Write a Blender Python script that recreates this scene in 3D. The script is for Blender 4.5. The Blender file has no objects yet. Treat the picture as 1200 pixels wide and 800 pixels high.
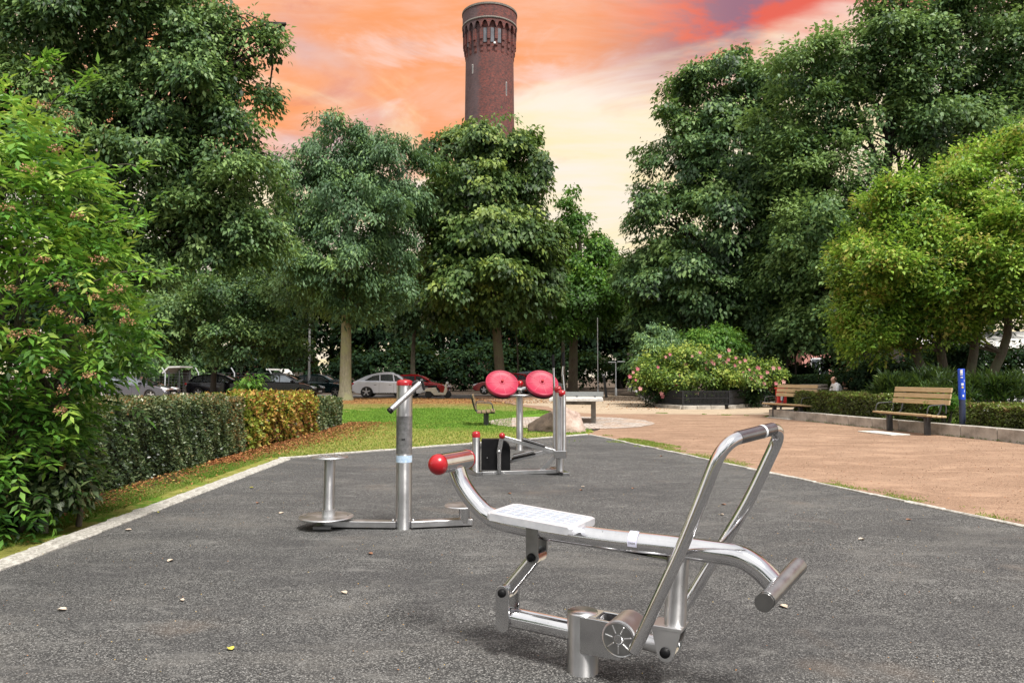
import bpy, bmesh, math, random
import numpy as np
from mathutils import Vector, Matrix
random.seed(7)
rng = np.random.default_rng(11)
S = bpy.context.scene
COL = S.collection

# ------------------------------------------------------------------ camera
EYE = 1.35
F = 867.0
TH = math.atan(41.0 / F)
cam_d = bpy.data.cameras.new('camera')
cam = bpy.data.objects.new('camera', cam_d)
COL.objects.link(cam)
cam_d.sensor_width = 36.0
cam_d.lens = 36.0 * F / 1200.0
cam_d.clip_start = 0.05
cam_d.clip_end = 3000
cam.location = (0, 0, EYE)
cam.rotation_euler = (math.pi / 2 + TH, 0, 0)
S.camera = cam
S.view_settings.view_transform = 'Standard'
S.view_settings.look = 'None'
S.view_settings.exposure = 0.70
S.view_settings.gamma = 1.0
S.render.resolution_x = 1024
S.render.resolution_y = 682
S.render.engine = 'CYCLES'
S.cycles.max_bounces = 8
S.cycles.diffuse_bounces = 3
S.cycles.glossy_bounces = 4
S.cycles.transmission_bounces = 4
S.cycles.use_denoising = True
SUN_EL = math.radians(60)
SUN_AZ = math.radians(150)      # behind the camera, a little to the right

# ------------------------------------------------------------------ node helper
class NT:
    def __init__(s, tree):
        s.t = tree; s.n = tree.nodes; s.l = tree.links
    def node(s, typ, **kw):
        nd = s.n.new(typ)
        for k, v in kw.items():
            setattr(nd, k, v)
        return nd
    def put(s, sock, v):
        if isinstance(v, bpy.types.NodeSocket):
            s.l.new(v, sock)
        elif v is not None:
            if isinstance(v, (tuple, list)) and len(v) == 3 and sock.type == 'RGBA':
                v = tuple(v) + (1.0,)
            sock.default_value = v
    def m(s, op, a, b=None, c=None, clamp=False):
        nd = s.node('ShaderNodeMath', operation=op, use_clamp=clamp)
        s.put(nd.inputs[0], a)
        if b is not None: s.put(nd.inputs[1], b)
        if c is not None: s.put(nd.inputs[2], c)
        return nd.outputs[0]
    def mr(s, v, a, b, c=0.0, d=1.0, smooth=True):
        nd = s.node('ShaderNodeMapRange')
        nd.interpolation_type = 'SMOOTHSTEP' if smooth else 'LINEAR'
        for i, x in enumerate((v, a, b, c, d)):
            s.put(nd.inputs[i], x)
        return nd.outputs[0]
    def mix(s, f, a, b, blend='MIX'):
        nd = s.node('ShaderNodeMix', data_type='RGBA', blend_type=blend)
        s.put(nd.inputs[0], f); s.put(nd.inputs[6], a); s.put(nd.inputs[7], b)
        return nd.outputs[2]
    def noise(s, vec, scale, detail=4.0, rough=0.55, dist=0.0, col=False):
        nd = s.node('ShaderNodeTexNoise')
        if vec is not None: s.put(nd.inputs['Vector'], vec)
        nd.inputs['Scale'].default_value = scale
        nd.inputs['Detail'].default_value = detail
        nd.inputs['Roughness'].default_value = rough
        nd.inputs['Distortion'].default_value = dist
        return nd.outputs['Color' if col else 'Fac']
    def vor(s, vec, scale, out='Distance', feature='F1', rand=1.0):
        nd = s.node('ShaderNodeTexVoronoi', feature=feature)
        if vec is not None: s.put(nd.inputs['Vector'], vec)
        nd.inputs['Scale'].default_value = scale
        nd.inputs['Randomness'].default_value = rand
        return nd.outputs[out]
    def ramp(s, v, stops):
        nd = s.node('ShaderNodeValToRGB')
        cr = nd.color_ramp
        while len(cr.elements) < len(stops):
            cr.elements.new(0.5)
        for e, (p, c) in zip(cr.elements, stops):
            e.position = p; e.color = (c[0], c[1], c[2], 1)
        s.put(nd.inputs[0], v)
        return nd.outputs[0]
    def mapping(s, vec, scale=(1, 1, 1), loc=(0, 0, 0), rot=(0, 0, 0)):
        nd = s.node('ShaderNodeMapping')
        s.put(nd.inputs[0], vec)
        nd.inputs['Scale'].default_value = scale
        nd.inputs['Location'].default_value = loc
        nd.inputs['Rotation'].default_value = rot
        return nd.outputs[0]
    def bump(s, h, strength=0.3, dist=0.01):
        nd = s.node('ShaderNodeBump')
        nd.inputs['Strength'].default_value = strength
        nd.inputs['Distance'].default_value = dist
        s.put(nd.inputs['Height'], h)
        return nd.outputs[0]

# ------------------------------------------------------------------ world
W_ = bpy.data.worlds.new('World')
S.world = W_
W_.use_nodes = True
w = NT(W_.node_tree)
w.n.clear()
tc = w.node('ShaderNodeTexCoord').outputs['Generated']
sep = w.node('ShaderNodeSeparateXYZ')
w.put(sep.inputs[0], tc)
dx, dy, dz = sep.outputs
zz = w.m('ADD', w.m('MAXIMUM', dz, 0.0), 0.16)
cmb = w.node('ShaderNodeCombineXYZ')
w.put(cmb.inputs[0], w.m('DIVIDE', dx, zz)); w.put(cmb.inputs[1], w.m('DIVIDE', dy, zz)); cmb.inputs[2].default_value = 0.4
pl = cmb.outputs[0]
n1 = w.noise(w.mapping(pl, (0.75, 1.25, 1), (3.1, 0.7, 0)), 1.15, 7, 0.52, 0.9)
n2 = w.noise(w.mapping(pl, (0.6, 1.5, 1), (9.0, 4.2, 1.0)), 1.8, 7, 0.58, 0.7)
n3 = w.noise(w.mapping(pl, (1, 1, 1), (2.0, 8.2, 2.0)), 0.8, 5, 0.5, 0.4)
n4 = w.noise(w.mapping(pl, (1.0, 1.3, 1), (5.2, 1.1, 3.0)), 2.6, 8, 0.62, 0.5)
low = w.mix(w.mr(n2, 0.35, 0.62), (0.98, 0.82, 0.50), (0.96, 0.85, 0.74))
salm = w.mix(w.mr(n2, 0.36, 0.6), (0.94, 0.36, 0.15), (0.93, 0.53, 0.38))
salm = w.mix(w.mr(n3, 0.53, 0.66), salm, (0.60, 0.47, 0.53))
salm = w.mix(w.mr(n4, 0.52, 0.70, 0.0, 0.75), salm, (0.94, 0.68, 0.60))
salm = w.mix(w.mr(n4, 0.44, 0.30, 0.0, 0.6), salm, (0.70, 0.26, 0.20))
rightness = w.mr(w.m('DIVIDE', dx, w.m('MAXIMUM', dy, 0.05)), 0.05, 0.32)
red = w.mix(w.mr(n4, 0.42, 0.58), (0.78, 0.14, 0.10), (0.34, 0.17, 0.23))
up = w.mr(w.m('ADD', dz, w.m('MULTIPLY', w.m('SUBTRACT', n3, 0.5), 0.25)), 0.30, 0.40)
salm = w.mix(w.m('MULTIPLY', rightness, up), salm, red)
f1 = w.mr(w.m('ADD', dz, w.m('MULTIPLY', w.m('SUBTRACT', n1, 0.5), 0.85)), 0.285, 0.40)
sunset = w.mix(f1, low, salm)
grey = w.mix(w.mr(n1, 0.35, 0.65), (0.80, 0.82, 0.87), (1.25, 1.23, 1.20))
fback = w.m('MAXIMUM', w.mr(dz, 0.50, 0.78), w.mr(dy, 0.25, -0.35))
clouds = w.mix(fback, sunset, grey)
bgc = w.node('ShaderNodeBackground'); w.put(bgc.inputs[0], clouds); bgc.inputs[1].default_value = 0.66
sky = w.node('ShaderNodeTexSky', sky_type='NISHITA')
sky.sun_disc = False
sky.sun_elevation = SUN_EL
sky.sun_rotation = SUN_AZ
bgs = w.node('ShaderNodeBackground'); w.put(bgs.inputs[0], sky.outputs[0]); bgs.inputs[1].default_value = 0.08
mxs = w.node('ShaderNodeMixShader')
w.put(mxs.inputs[0], w.mr(n2, 0.22, 0.40, 0.72, 1.0))
w.l.new(bgs.outputs[0], mxs.inputs[1]); w.l.new(bgc.outputs[0], mxs.inputs[2])
wo = w.node('ShaderNodeOutputWorld')
w.l.new(mxs.outputs[0], wo.inputs[0])

sun_d = bpy.data.lights.new('sun', 'SUN')
sun_d.energy = 3.8
sun_d.angle = math.radians(16)
sun_d.color = (1.0, 0.95, 0.88)
sun = bpy.data.objects.new('sun', sun_d)
COL.objects.link(sun)
# direction towards the sun, azimuth measured clockwise from +Y
sdir = Vector((math.sin(SUN_AZ) * math.cos(SUN_EL), math.cos(SUN_AZ) * math.cos(SUN_EL), math.sin(SUN_EL)))
sun.rotation_euler = sdir.to_track_quat('Z', 'Y').to_euler()

# ------------------------------------------------------------------ where things stand
def ray(px, py):
    a = (px - 600) / F; b = (400 - py) / F
    return Vector((a, math.cos(TH) - b * math.sin(TH), math.sin(TH) + b * math.cos(TH)))
C0 = Vector((0, 0, EYE))
def G(px, py, z=0.0):
    r = ray(px, py); return C0 + r * ((z - EYE) / r.z)
def P(px, py, Y):
    r = ray(px, py); return C0 + r * (Y / r.y)
def sz(npx, Y):
    return npx * Y / F

# ------------------------------------------------------------------ materials
def new_mat(name):
    m = bpy.data.materials.new(name); m.use_nodes = True
    nt = NT(m.node_tree); nt.n.clear()
    out = nt.node('ShaderNodeOutputMaterial')
    p = nt.node('ShaderNodeBsdfPrincipled')
    nt.l.new(p.outputs[0], out.inputs[0])
    return m, nt, p, out
def objco(nt):
    return nt.node('ShaderNodeTexCoord').outputs['Object']
def geoco(nt):
    return nt.node('ShaderNodeNewGeometry').outputs['Position']

def m_noise(name, c1, c2, scale=8, rough=0.7, metal=0.0, bump=0.0, bscale=60, c3=None, spec=0.5, coat=0.0, detail=5):
    m, nt, p, out = new_mat(name)
    co = objco(nt)
    f = nt.noise(co, scale, detail, 0.6)
    st = [(0.32, c1), (0.68, c2)] if c3 is None else [(0.3, c1), (0.52, c2), (0.74, c3)]
    nt.put(p.inputs['Base Color'], nt.ramp(f, st))
    p.inputs['Roughness'].default_value = rough
    p.inputs['Metallic'].default_value = metal
    p.inputs['Specular IOR Level'].default_value = spec
    p.inputs['Coat Weight'].default_value = coat
    p.inputs['Coat Roughness'].default_value = 0.05
    if bump:
        nt.put(p.inputs['Normal'], nt.bump(nt.noise(co, bscale, 4, 0.6), bump, 0.01))
    return m

def m_steel(name, base=(0.62, 0.62, 0.63), rough=0.2, scale=7, aniso=False):
    m, nt, p, out = new_mat(name)
    co = objco(nt)
    f = nt.noise(co, scale, 6, 0.62)
    fine = nt.noise(nt.mapping(co, (90, 90, 12)), 6, 3, 0.6)
    dark = tuple(c * 0.86 for c in base)
    col = nt.ramp(f, [(0.3, dark), (0.55, base), (0.8, tuple(min(1, c * 1.05) for c in base))])
    spots = nt.mr(nt.noise(co, 45, 3, 0.7), 0.64, 0.74)
    col = nt.mix(nt.m('MULTIPLY', spots, 0.3), col, (0.25, 0.24, 0.22))
    nt.put(p.inputs['Base Color'], col)
    p.inputs['Metallic'].default_value = 1.0
    r = nt.m('ADD', nt.mr(f, 0.3, 0.75, rough * 0.85, rough * 1.3), nt.m('MULTIPLY', fine, 0.05))
    nt.put(p.inputs['Roughness'], r)
    if aniso:
        tg = nt.node('ShaderNodeTangent'); tg.direction_type = 'RADIAL'; tg.axis = 'Z'
        nt.l.new(tg.outputs[0], p.inputs['Tangent']); p.inputs['Anisotropic'].default_value = 0.85; p.inputs['Anisotropic Rotation'].default_value = 0.25
    else:
        nt.put(p.inputs['Normal'], nt.bump(fine, 0.04, 0.002))
    return m

def m_leaf(name, stops, rough=0.5, trans=0.3, spec=0.35):
    m, nt, p, out = new_mat(name)
    at = nt.node('ShaderNodeAttribute'); at.attribute_name = 'tint'
    col = nt.ramp(at.outputs['Fac'], stops)
    nt.put(p.inputs['Base Color'], col)
    p.inputs['Roughness'].default_value = rough
    p.inputs['Specular IOR Level'].default_value = spec
    tr = nt.node('ShaderNodeBsdfTranslucent')
    nt.put(tr.inputs[0], nt.mix(0.35, col, (0.22, 0.34, 0.03)))
    mx = nt.node('ShaderNodeMixShader'); mx.inputs[0].default_value = trans
    nt.l.new(p.outputs[0], mx.inputs[1]); nt.l.new(tr.outputs[0], mx.inputs[2])
    nt.l.new(mx.outputs[0], out.inputs[0])
    return m

def m_bark(name, c1, c2, c3=None, scale=6):
    m, nt, p, out = new_mat(name)
    co = objco(nt)
    st = nt.mapping(co, (1, 1, 0.18))
    f = nt.noise(st, scale * 3, 6, 0.65, 0.4)
    pat = nt.noise(co, 1.7, 4, 0.6)
    col = nt.ramp(f, [(0.3, c1), (0.68, c2)])
    if c3 is not None:
        col = nt.mix(nt.mr(pat, 0.45, 0.62), col, c3)
    nt.put(p.inputs['Base Color'], col)
    p.inputs['Roughness'].default_value = 0.9
    nt.put(p.inputs['Normal'], nt.bump(f, 0.8, 0.03))
    return m

M = {}
M['steel'] = m_steel('brushed_steel', (0.60, 0.60, 0.61), 0.15)
M['steel_post'] = m_steel('circular_brushed_steel', (0.64, 0.64, 0.65), 0.34, 5, True)
M['steel_polished'] = m_steel('polished_steel', (0.72, 0.72, 0.74), 0.085)
M['steel_worn'] = m_steel('worn_steel', (0.34, 0.34, 0.34), 0.30, 14)
M['steel_grip'] = m_steel('dark_worn_grip_steel', (0.27, 0.27, 0.28), 0.22, 14)
M['seat_blue'] = m_noise('pale_blue_seat_pad', (0.42, 0.47, 0.56), (0.54, 0.59, 0.68), 14, 0.34, 0.4)
M['seat'] = m_noise('satin_seat_steel', (0.62, 0.64, 0.70), (0.80, 0.81, 0.86), 12, 0.34, 0.45)
M['steel_light'] = m_steel('light_steel', (0.66, 0.66, 0.67), 0.32, 5)
M['galv'] = m_noise('galvanised_steel', (0.38, 0.40, 0.42), (0.52, 0.54, 0.56), 12, 0.5, 0.25)
M['red'] = m_noise('red_plastic', (0.30, 0.004, 0.010), (0.40, 0.008, 0.015), 5, 0.28, spec=0.6)
M['pink'] = m_noise('sun_faded_red_plastic', (0.29, 0.008, 0.036), (0.36, 0.012, 0.048), 3, 0.5, bump=0.05)
M['pink_line'] = m_noise('pale_pink_groove', (0.50, 0.06, 0.11), (0.55, 0.09, 0.14), 8, 0.5)
M['black'] = m_noise('black_plastic', (0.004, 0.004, 0.005), (0.008, 0.008, 0.009), 12, 0.5, spec=0.2)
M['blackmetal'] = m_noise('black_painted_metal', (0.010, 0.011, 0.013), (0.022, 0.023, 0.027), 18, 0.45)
M['darkmetal'] = m_noise('dark_grey_painted_metal', (0.035, 0.037, 0.04), (0.06, 0.062, 0.066), 12, 0.5)
M['label_grey'] = m_noise('grey_label', (0.16, 0.17, 0.17), (0.24, 0.25, 0.25), 30, 0.4)
M['label_blue'] = m_noise('pale_blue_label', (0.35, 0.50, 0.68), (0.62, 0.74, 0.86), 30, 0.4)
M['label_lilac'] = m_noise('lilac_label', (0.55, 0.55, 0.72), (0.66, 0.66, 0.80), 40, 0.4)
M['wood'] = None
M['glass'] = m_noise('reflecting_car_glass', (0.20, 0.22, 0.24), (0.30, 0.33, 0.36), 2, 0.05, 0.75, spec=1.0)
M['tyre'] = m_noise('tyre_rubber', (0.012, 0.012, 0.012), (0.03, 0.03, 0.03), 20, 0.8)
M['rim'] = m_noise('alloy_rim', (0.5, 0.5, 0.52), (0.65, 0.65, 0.67), 10, 0.3, 0.8)
M['lamp_white'] = m_noise('headlight_glass', (0.7, 0.72, 0.75), (0.85, 0.87, 0.9), 20, 0.1)
M['lamp_red'] = m_noise('taillight_glass', (0.35, 0.01, 0.01), (0.5, 0.02, 0.02), 20, 0.15)
M['lamp_amber'] = m_noise('amber_glass', (0.6, 0.2, 0.02), (0.7, 0.28, 0.03), 20, 0.2)
M['concrete'] = m_noise('weathered_concrete', (0.20, 0.185, 0.16), (0.40, 0.37, 0.33), 3.5, 0.9, bump=0.4, bscale=40, c3=(0.50, 0.47, 0.42))
M['concrete_light'] = m_noise('light_concrete', (0.40, 0.38, 0.35), (0.62, 0.60, 0.56), 9, 0.85, bump=0.4, bscale=60)
M['concrete_dark'] = m_noise('stained_concrete', (0.09, 0.085, 0.075), (0.22, 0.20, 0.175), 5, 0.9, bump=0.4, bscale=40)
M['stain'] = m_noise('stone_kerb_pale', (0.26, 0.25, 0.22), (0.56, 0.54, 0.50), 22, 0.85, bump=0.5, bscale=70)
M['blue'] = m_noise('blue_painted_steel', (0.012, 0.06, 0.50), (0.02, 0.09, 0.62), 5, 0.35)
M['bluedark'] = m_noise('dark_blue_painted_steel', (0.02, 0.03, 0.07), (0.04, 0.05, 0.10), 9, 0.5)
M['white'] = m_noise('white_sticker', (0.72, 0.74, 0.76), (0.82, 0.84, 0.85), 20, 0.5)
M['yellow'] = m_noise('yellow_sticker', (0.7, 0.5, 0.08), (0.8, 0.62, 0.15), 20, 0.5)
M['bin_red'] = m_noise('red_painted_bin', (0.52, 0.02, 0.02), (0.66, 0.035, 0.03), 6, 0.4)
M['skin'] = m_noise('skin', (0.46, 0.25, 0.17), (0.56, 0.32, 0.23), 12, 0.5)
M['shirt'] = m_noise('pale_grey_shirt', (0.70, 0.71, 0.76), (0.82, 0.83, 0.86), 9, 0.85)
M['trousers'] = m_noise('pale_blue_trousers', (0.40, 0.45, 0.55), (0.5, 0.55, 0.64), 9, 0.85)
M['shoe'] = m_noise('brown_shoes', (0.05, 0.03, 0.02), (0.08, 0.05, 0.035), 9, 0.6)
M['core'] = m_noise('dark_brown_twigs', (0.010, 0.010, 0.006), (0.03, 0.026, 0.016), 9, 0.95, bump=1.0, bscale=20)  # hedge twigs in their own dark brown
M['hair_grey'] = m_noise('grey_hair', (0.3, 0.29, 0.28), (0.42, 0.4, 0.38), 20, 0.8)

def mk_wood():
    m, nt, p, out = new_mat('weathered_pine')
    co = objco(nt)
    f = nt.noise(nt.mapping(co, (22, 1.2, 22)), 3, 5, 0.6, 0.5)
    nt.put(p.inputs['Base Color'], nt.ramp(f, [(0.25, (0.28, 0.19, 0.10)), (0.5, (0.46, 0.34, 0.19)), (0.75, (0.58, 0.45, 0.28))]))
    p.inputs['Roughness'].default_value = 0.6
    nt.put(p.inputs['Normal'], nt.bump(f, 0.3, 0.004))
    M['wood'] = m
mk_wood()
M['wood_dark'] = m_noise('dark_stained_wood', (0.03, 0.022, 0.016), (0.065, 0.05, 0.035), 14, 0.6, bump=0.2)
M['bark_grey'] = m_bark('grey_green_bark', (0.16, 0.15, 0.10), (0.38, 0.36, 0.26), (0.30, 0.30, 0.17))
M['bark'] = m_bark('brown_bark', (0.045, 0.036, 0.026), (0.14, 0.115, 0.085), (0.10, 0.10, 0.06))
M['bark_dark'] = m_bark('dark_bark', (0.015, 0.012, 0.01), (0.05, 0.042, 0.034))

def rubber_mat():
    m, nt, p, out = new_mat('rubber_granulate')
    co = geoco(nt)
    v = nt.vor(co, 165, 'Color')
    sp = nt.node('ShaderNodeSeparateColor'); nt.put(sp.inputs[0], v)
    fine = nt.noise(co, 260, 2, 0.7)
    g = nt.m('ADD', nt.m('MULTIPLY', sp.outputs[0], 0.55), nt.m('MULTIPLY', fine, 0.45))
    col = nt.ramp(g, [(0.22, (0.012, 0.012, 0.013)), (0.46, (0.048, 0.048, 0.048)), (0.66, (0.118, 0.117, 0.114)), (0.84, (0.40, 0.395, 0.38))])
    big = nt.noise(nt.mapping(co, (0.6, 1.5, 1), (0, 0, 0), (0, 0, 0.3)), 1.3, 7, 0.68, 0.5)
    col = nt.mix(nt.mr(big, 0.36, 0.52, 0.0, 0.55), col, (0.03, 0.03, 0.032), 'MULTIPLY') if False else nt.mix(nt.mr(big, 0.56, 0.38, 0.0, 0.35), col, (0.05, 0.05, 0.052))
    col = nt.mix(nt.mr(nt.noise(nt.mapping(co, (1.0, 2.4, 1)), 2.3, 7, 0.75, 0.4), 0.52, 0.70, 0.0, 0.62), col, (0.19, 0.187, 0.18))
    stn = nt.mr(nt.noise(nt.mapping(co, (1, 1.5, 1), (7, 3, 0)), 0.45, 5, 0.6, 0.8), 0.46, 0.60, 0.0, 0.34)
    col = nt.mix(stn, col, (0.035, 0.035, 0.037))
    dust = nt.mr(nt.noise(nt.mapping(co, (1, 1.9, 1), (1, 9, 0)), 0.6, 6, 0.7, 0.5), 0.50, 0.68, 0.0, 0.36)
    col = nt.mix(dust, col, (0.17, 0.162, 0.15))
    warm = nt.mr(nt.noise(co, 0.9, 4, 0.6), 0.58, 0.72, 0.0, 0.35)
    col = nt.mix(warm, col, (0.16, 0.125, 0.10))
    nt.put(p.inputs['Base Color'], col)
    p.inputs['Roughness'].default_value = 0.85
    p.inputs['Specular IOR Level'].default_value = 0.4
    h = nt.m('ADD', nt.vor(co, 110), nt.m('MULTIPLY', fine, 0.5))
    nt.put(p.inputs['Normal'], nt.bump(h, 0.9, 0.008))
    return m
M['rubber'] = rubber_mat()

def gravel_mat(name, c1, c2, c3, dark=0.5):
    m, nt, p, out = new_mat(name)
    co = geoco(nt)
    big = nt.noise(nt.mapping(co, (0.7, 1.6, 1)), 0.55, 7, 0.65, 0.4)
    col = nt.ramp(big, [(0.3, c1), (0.5, c2), (0.7, c3)])
    v = nt.vor(co, 90, 'Color')
    sp = nt.node('ShaderNodeSeparateColor'); nt.put(sp.inputs[0], v)
    fn = nt.noise(co, 35, 6, 0.8)
    col = nt.mix(nt.mr(sp.outputs[0], 0.55, 0.95, 0.0, 0.45), col, tuple(min(1, c * 1.5) for c in c3))
    col = nt.mix(nt.mr(sp.outputs[1], 0.7, 1.0, 0.0, dark), col, tuple(c * 0.3 for c in c1))
    col = nt.mix(nt.mr(fn, 0.60, 0.40, 0.0, 0.4), col, tuple(c * 0.5 for c in c1))
    col = nt.mix(nt.mr(nt.noise(nt.mapping(co, (1, 2.2, 1)), 5.5, 6, 0.8), 0.60, 0.70, 0, 0.4), col, tuple(c * 0.4 for c in c1))
    col = nt.mix(nt.mr(nt.noise(nt.mapping(co, (1, 1.8, 1), (4, 2, 0)), 1.1, 6, 0.7, 0.5), 0.48, 0.66, 0, 0.5), col, tuple(min(1, c * 1.22) for c in c3))
    nt.put(p.inputs['Base Color'], col)
    p.inputs['Roughness'].default_value = 0.95
    nt.put(p.inputs['Normal'], nt.bump(nt.m('ADD', fn, nt.vor(co, 60)), 0.6, 0.012))
    return m
M['gravel'] = gravel_mat('red_brown_gravel', (0.215, 0.128, 0.08), (0.28, 0.172, 0.11), (0.35, 0.23, 0.155))
M['path'] = gravel_mat('pale_sand_path', (0.34, 0.25, 0.17), (0.41, 0.32, 0.225), (0.46, 0.37, 0.27), 0.3)
M['soil'] = gravel_mat('dark_soil', (0.035, 0.024, 0.016), (0.065, 0.045, 0.03), (0.10, 0.07, 0.045))
M['asphalt'] = gravel_mat('street_asphalt', (0.07, 0.068, 0.068), (0.10, 0.098, 0.095), (0.14, 0.135, 0.13))

def lawn_mat():
    m, nt, p, out = new_mat('lawn_grass')
    co = geoco(nt)
    s = nt.node('ShaderNodeSeparateXYZ'); nt.put(s.inputs[0], co)
    x, y, z = s.outputs
    nz = nt.m('SUBTRACT', nt.noise(co, 0.35, 6, 0.65), 0.5)
    yy = nt.m('ADD', y, nt.m('MULTIPLY', nz, 16))
    green = nt.ramp(nt.noise(co, 3.0, 7, 0.8), [(0.3, (0.06, 0.13, 0.015)), (0.55, (0.13, 0.25, 0.028)), (0.75, (0.21, 0.33, 0.045))])
    yel = nt.ramp(nt.noise(co, 4.0, 7, 0.8), [(0.3, (0.13, 0.14, 0.03)), (0.52, (0.29, 0.29, 0.07)), (0.75, (0.42, 0.38, 0.14))])
    brn = nt.ramp(nt.noise(co, 5.0, 7, 0.8), [(0.3, (0.10, 0.05, 0.02)), (0.5, (0.26, 0.15, 0.06)), (0.75, (0.36, 0.24, 0.10))])
    col = nt.mix(nt.mr(yy, 17.0, 22.0), yel, green)
    col = nt.mix(nt.mr(yy, 11.5, 9.5), col, nt.mix(nt.mr(nt.noise(co, 1.6, 5, 0.7), 0.42, 0.55), green, yel))
    col = nt.mix(nt.mr(yy, 30.0, 37.0), col, brn)
    # bare, worn strip beside the hedge
    xe = nt.m('ADD', x, nt.m('MULTIPLY', nt.m('SUBTRACT', nt.noise(co, 2.2, 6, 0.7), 0.5), 1.3))
    worn = nt.m('MULTIPLY', nt.mr(xe, -4.1, -4.65), nt.mr(y, 24.0, 20.0))
    col = nt.mix(worn, col, nt.ramp(nt.noise(co, 9, 6, 0.8), [(0.3, (0.03, 0.02, 0.012)), (0.6, (0.09, 0.058, 0.034))]))
    nt.put(p.inputs['Base Color'], col)
    p.inputs['Roughness'].default_value = 0.95
    p.inputs['Specular IOR Level'].default_value = 0.1
    nt.put(p.inputs['Normal'], nt.bump(nt.noise(co, 40, 5, 0.8), 1.0, 0.03))
    return m
M['lawn'] = lawn_mat()

def setts_mat():
    m, nt, p, out = new_mat('small_granite_setts')
    co = geoco(nt)
    v = nt.vor(co, 9.5, 'Color', rand=0.5)
    e = nt.vor(co, 9.5, 'Distance', 'DISTANCE_TO_EDGE', rand=0.5)
    sp = nt.node('ShaderNodeSeparateColor'); nt.put(sp.inputs[0], v)
    col = nt.ramp(sp.outputs[0], [(0.0, (0.26, 0.22, 0.19)), (0.5, (0.40, 0.35, 0.31)), (1.0, (0.54, 0.49, 0.45))])
    col = nt.mix(nt.mr(e, 0.02, 0.10), (0.17, 0.12, 0.09), col)
    col = nt.mix(nt.mr(nt.noise(co, 1.2, 5, 0.7), 0.46, 0.62, 0, 0.7), col, (0.40, 0.28, 0.20))
    nt.put(p.inputs['Base Color'], col)
    p.inputs['Roughness'].default_value = 0.85
    nt.put(p.inputs['Normal'], nt.bump(nt.mr(e, 0, 0.12), 0.6, 0.02))
    return m
M['setts'] = setts_mat()

def brick_mat(name, c1, c2, mortar, scale=1.0):
    m, nt, p, out = new_mat(name)
    co = objco(nt)
    br = nt.node('ShaderNodeTexBrick')
    s = nt.node('ShaderNodeSeparateXYZ'); nt.put(s.inputs[0], co)
    cb = nt.node('ShaderNodeCombineXYZ')
    nt.put(cb.inputs[0], nt.m('ADD', s.outputs[0], s.outputs[1])); nt.put(cb.inputs[1], s.outputs[2])
    nt.put(br.inputs['Vector'], cb.outputs[0])
    br.inputs['Color1'].default_value = (*c1, 1); br.inputs['Color2'].default_value = (*c2, 1)
    br.inputs['Mortar'].default_value = (*mortar, 1)
    br.inputs['Scale'].default_value = 4.0 * scale
    br.inputs['Mortar Size'].default_value = 0.02
    big = nt.noise(co, 0.5, 5, 0.7)
    col = nt.mix(nt.mr(big, 0.4, 0.7, 0, 0.6), br.outputs[0], tuple(c * 0.4 for c in c1))
    nt.put(p.inputs['Base Color'], col)
    p.inputs['Roughness'].default_value = 0.9
    return m
M['brick'] = brick_mat('red_brick', (0.30, 0.085, 0.05), (0.22, 0.06, 0.04), (0.3, 0.24, 0.2))

def tower_mat():
    m, nt, p, out = new_mat('tower_brick')
    co = objco(nt)
    s = nt.node('ShaderNodeSeparateXYZ'); nt.put(s.inputs[0], co)
    x, y, z = s.outputs
    ang = nt.m('ARCTAN2', x, nt.m('MULTIPLY', y, -1.0))
    cb = nt.node('ShaderNodeCombineXYZ')
    nt.put(cb.inputs[0], nt.m('MULTIPLY', ang, 4.2)); nt.put(cb.inputs[1], z)
    br = nt.node('ShaderNodeTexBrick')
    nt.put(br.inputs['Vector'], cb.outputs[0])
    br.inputs['Color1'].default_value = (0.24, 0.05, 0.036, 1); br.inputs['Color2'].default_value = (0.11, 0.032, 0.028, 1)
    br.inputs['Mortar'].default_value = (0.16, 0.09, 0.075, 1)
    br.inputs['Scale'].default_value = 1.6; br.inputs['Mortar Size'].default_value = 0.03
    spk = nt.noise(nt.mapping(cb.outputs[0], (1, 1.6, 1)), 2.2, 7, 0.85)
    col = nt.mix(nt.mr(spk, 0.46, 0.60, 0, 0.9), br.outputs[0], (0.045, 0.03, 0.032))
    col = nt.mix(nt.mr(spk, 0.40, 0.30, 0, 0.6), col, (0.45, 0.17, 0.11))
    # greyer, darker left side of the shaft
    a2 = nt.m('ADD', ang, nt.m('MULTIPLY', nt.m('SUBTRACT', nt.noise(cb.outputs[0], 0.6, 5, 0.7), 0.5), 0.5))
    col = nt.mix(nt.m('MULTIPLY', nt.mr(a2, -0.25, -0.55), 0.8), col, (0.10, 0.075, 0.08))
    col = nt.mix(nt.mr(nt.noise(cb.outputs[0], 0.7, 6, 0.75), 0.45, 0.65, 0, 0.55), col, (0.05, 0.03, 0.03))
    nt.put(p.inputs['Base Color'], col)
    p.inputs['Roughness'].default_value = 0.9
    nt.put(p.inputs['Normal'], nt.bump(spk, 0.5, 0.1))
    return m
M['tower'] = tower_mat()
M['slate'] = m_noise('niche_stone', (0.11, 0.115, 0.13), (0.17, 0.18, 0.20), 1, 0.9)
M['pinkwall'] = m_noise('salmon_render', (0.55, 0.25, 0.21), (0.66, 0.33, 0.28), 1.5, 0.9)
M['palewall'] = m_noise('pale_render', (0.60, 0.60, 0.62), (0.72, 0.72, 0.74), 1.5, 0.9)
M['roofgrey'] = m_noise('pale_roof_sheet', (0.50, 0.49, 0.47), (0.66, 0.65, 0.63), 2, 0.7)
M['pane'] = m_noise('window_glass', (0.03, 0.04, 0.05), (0.07, 0.085, 0.10), 1, 0.05, spec=1.0)

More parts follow.
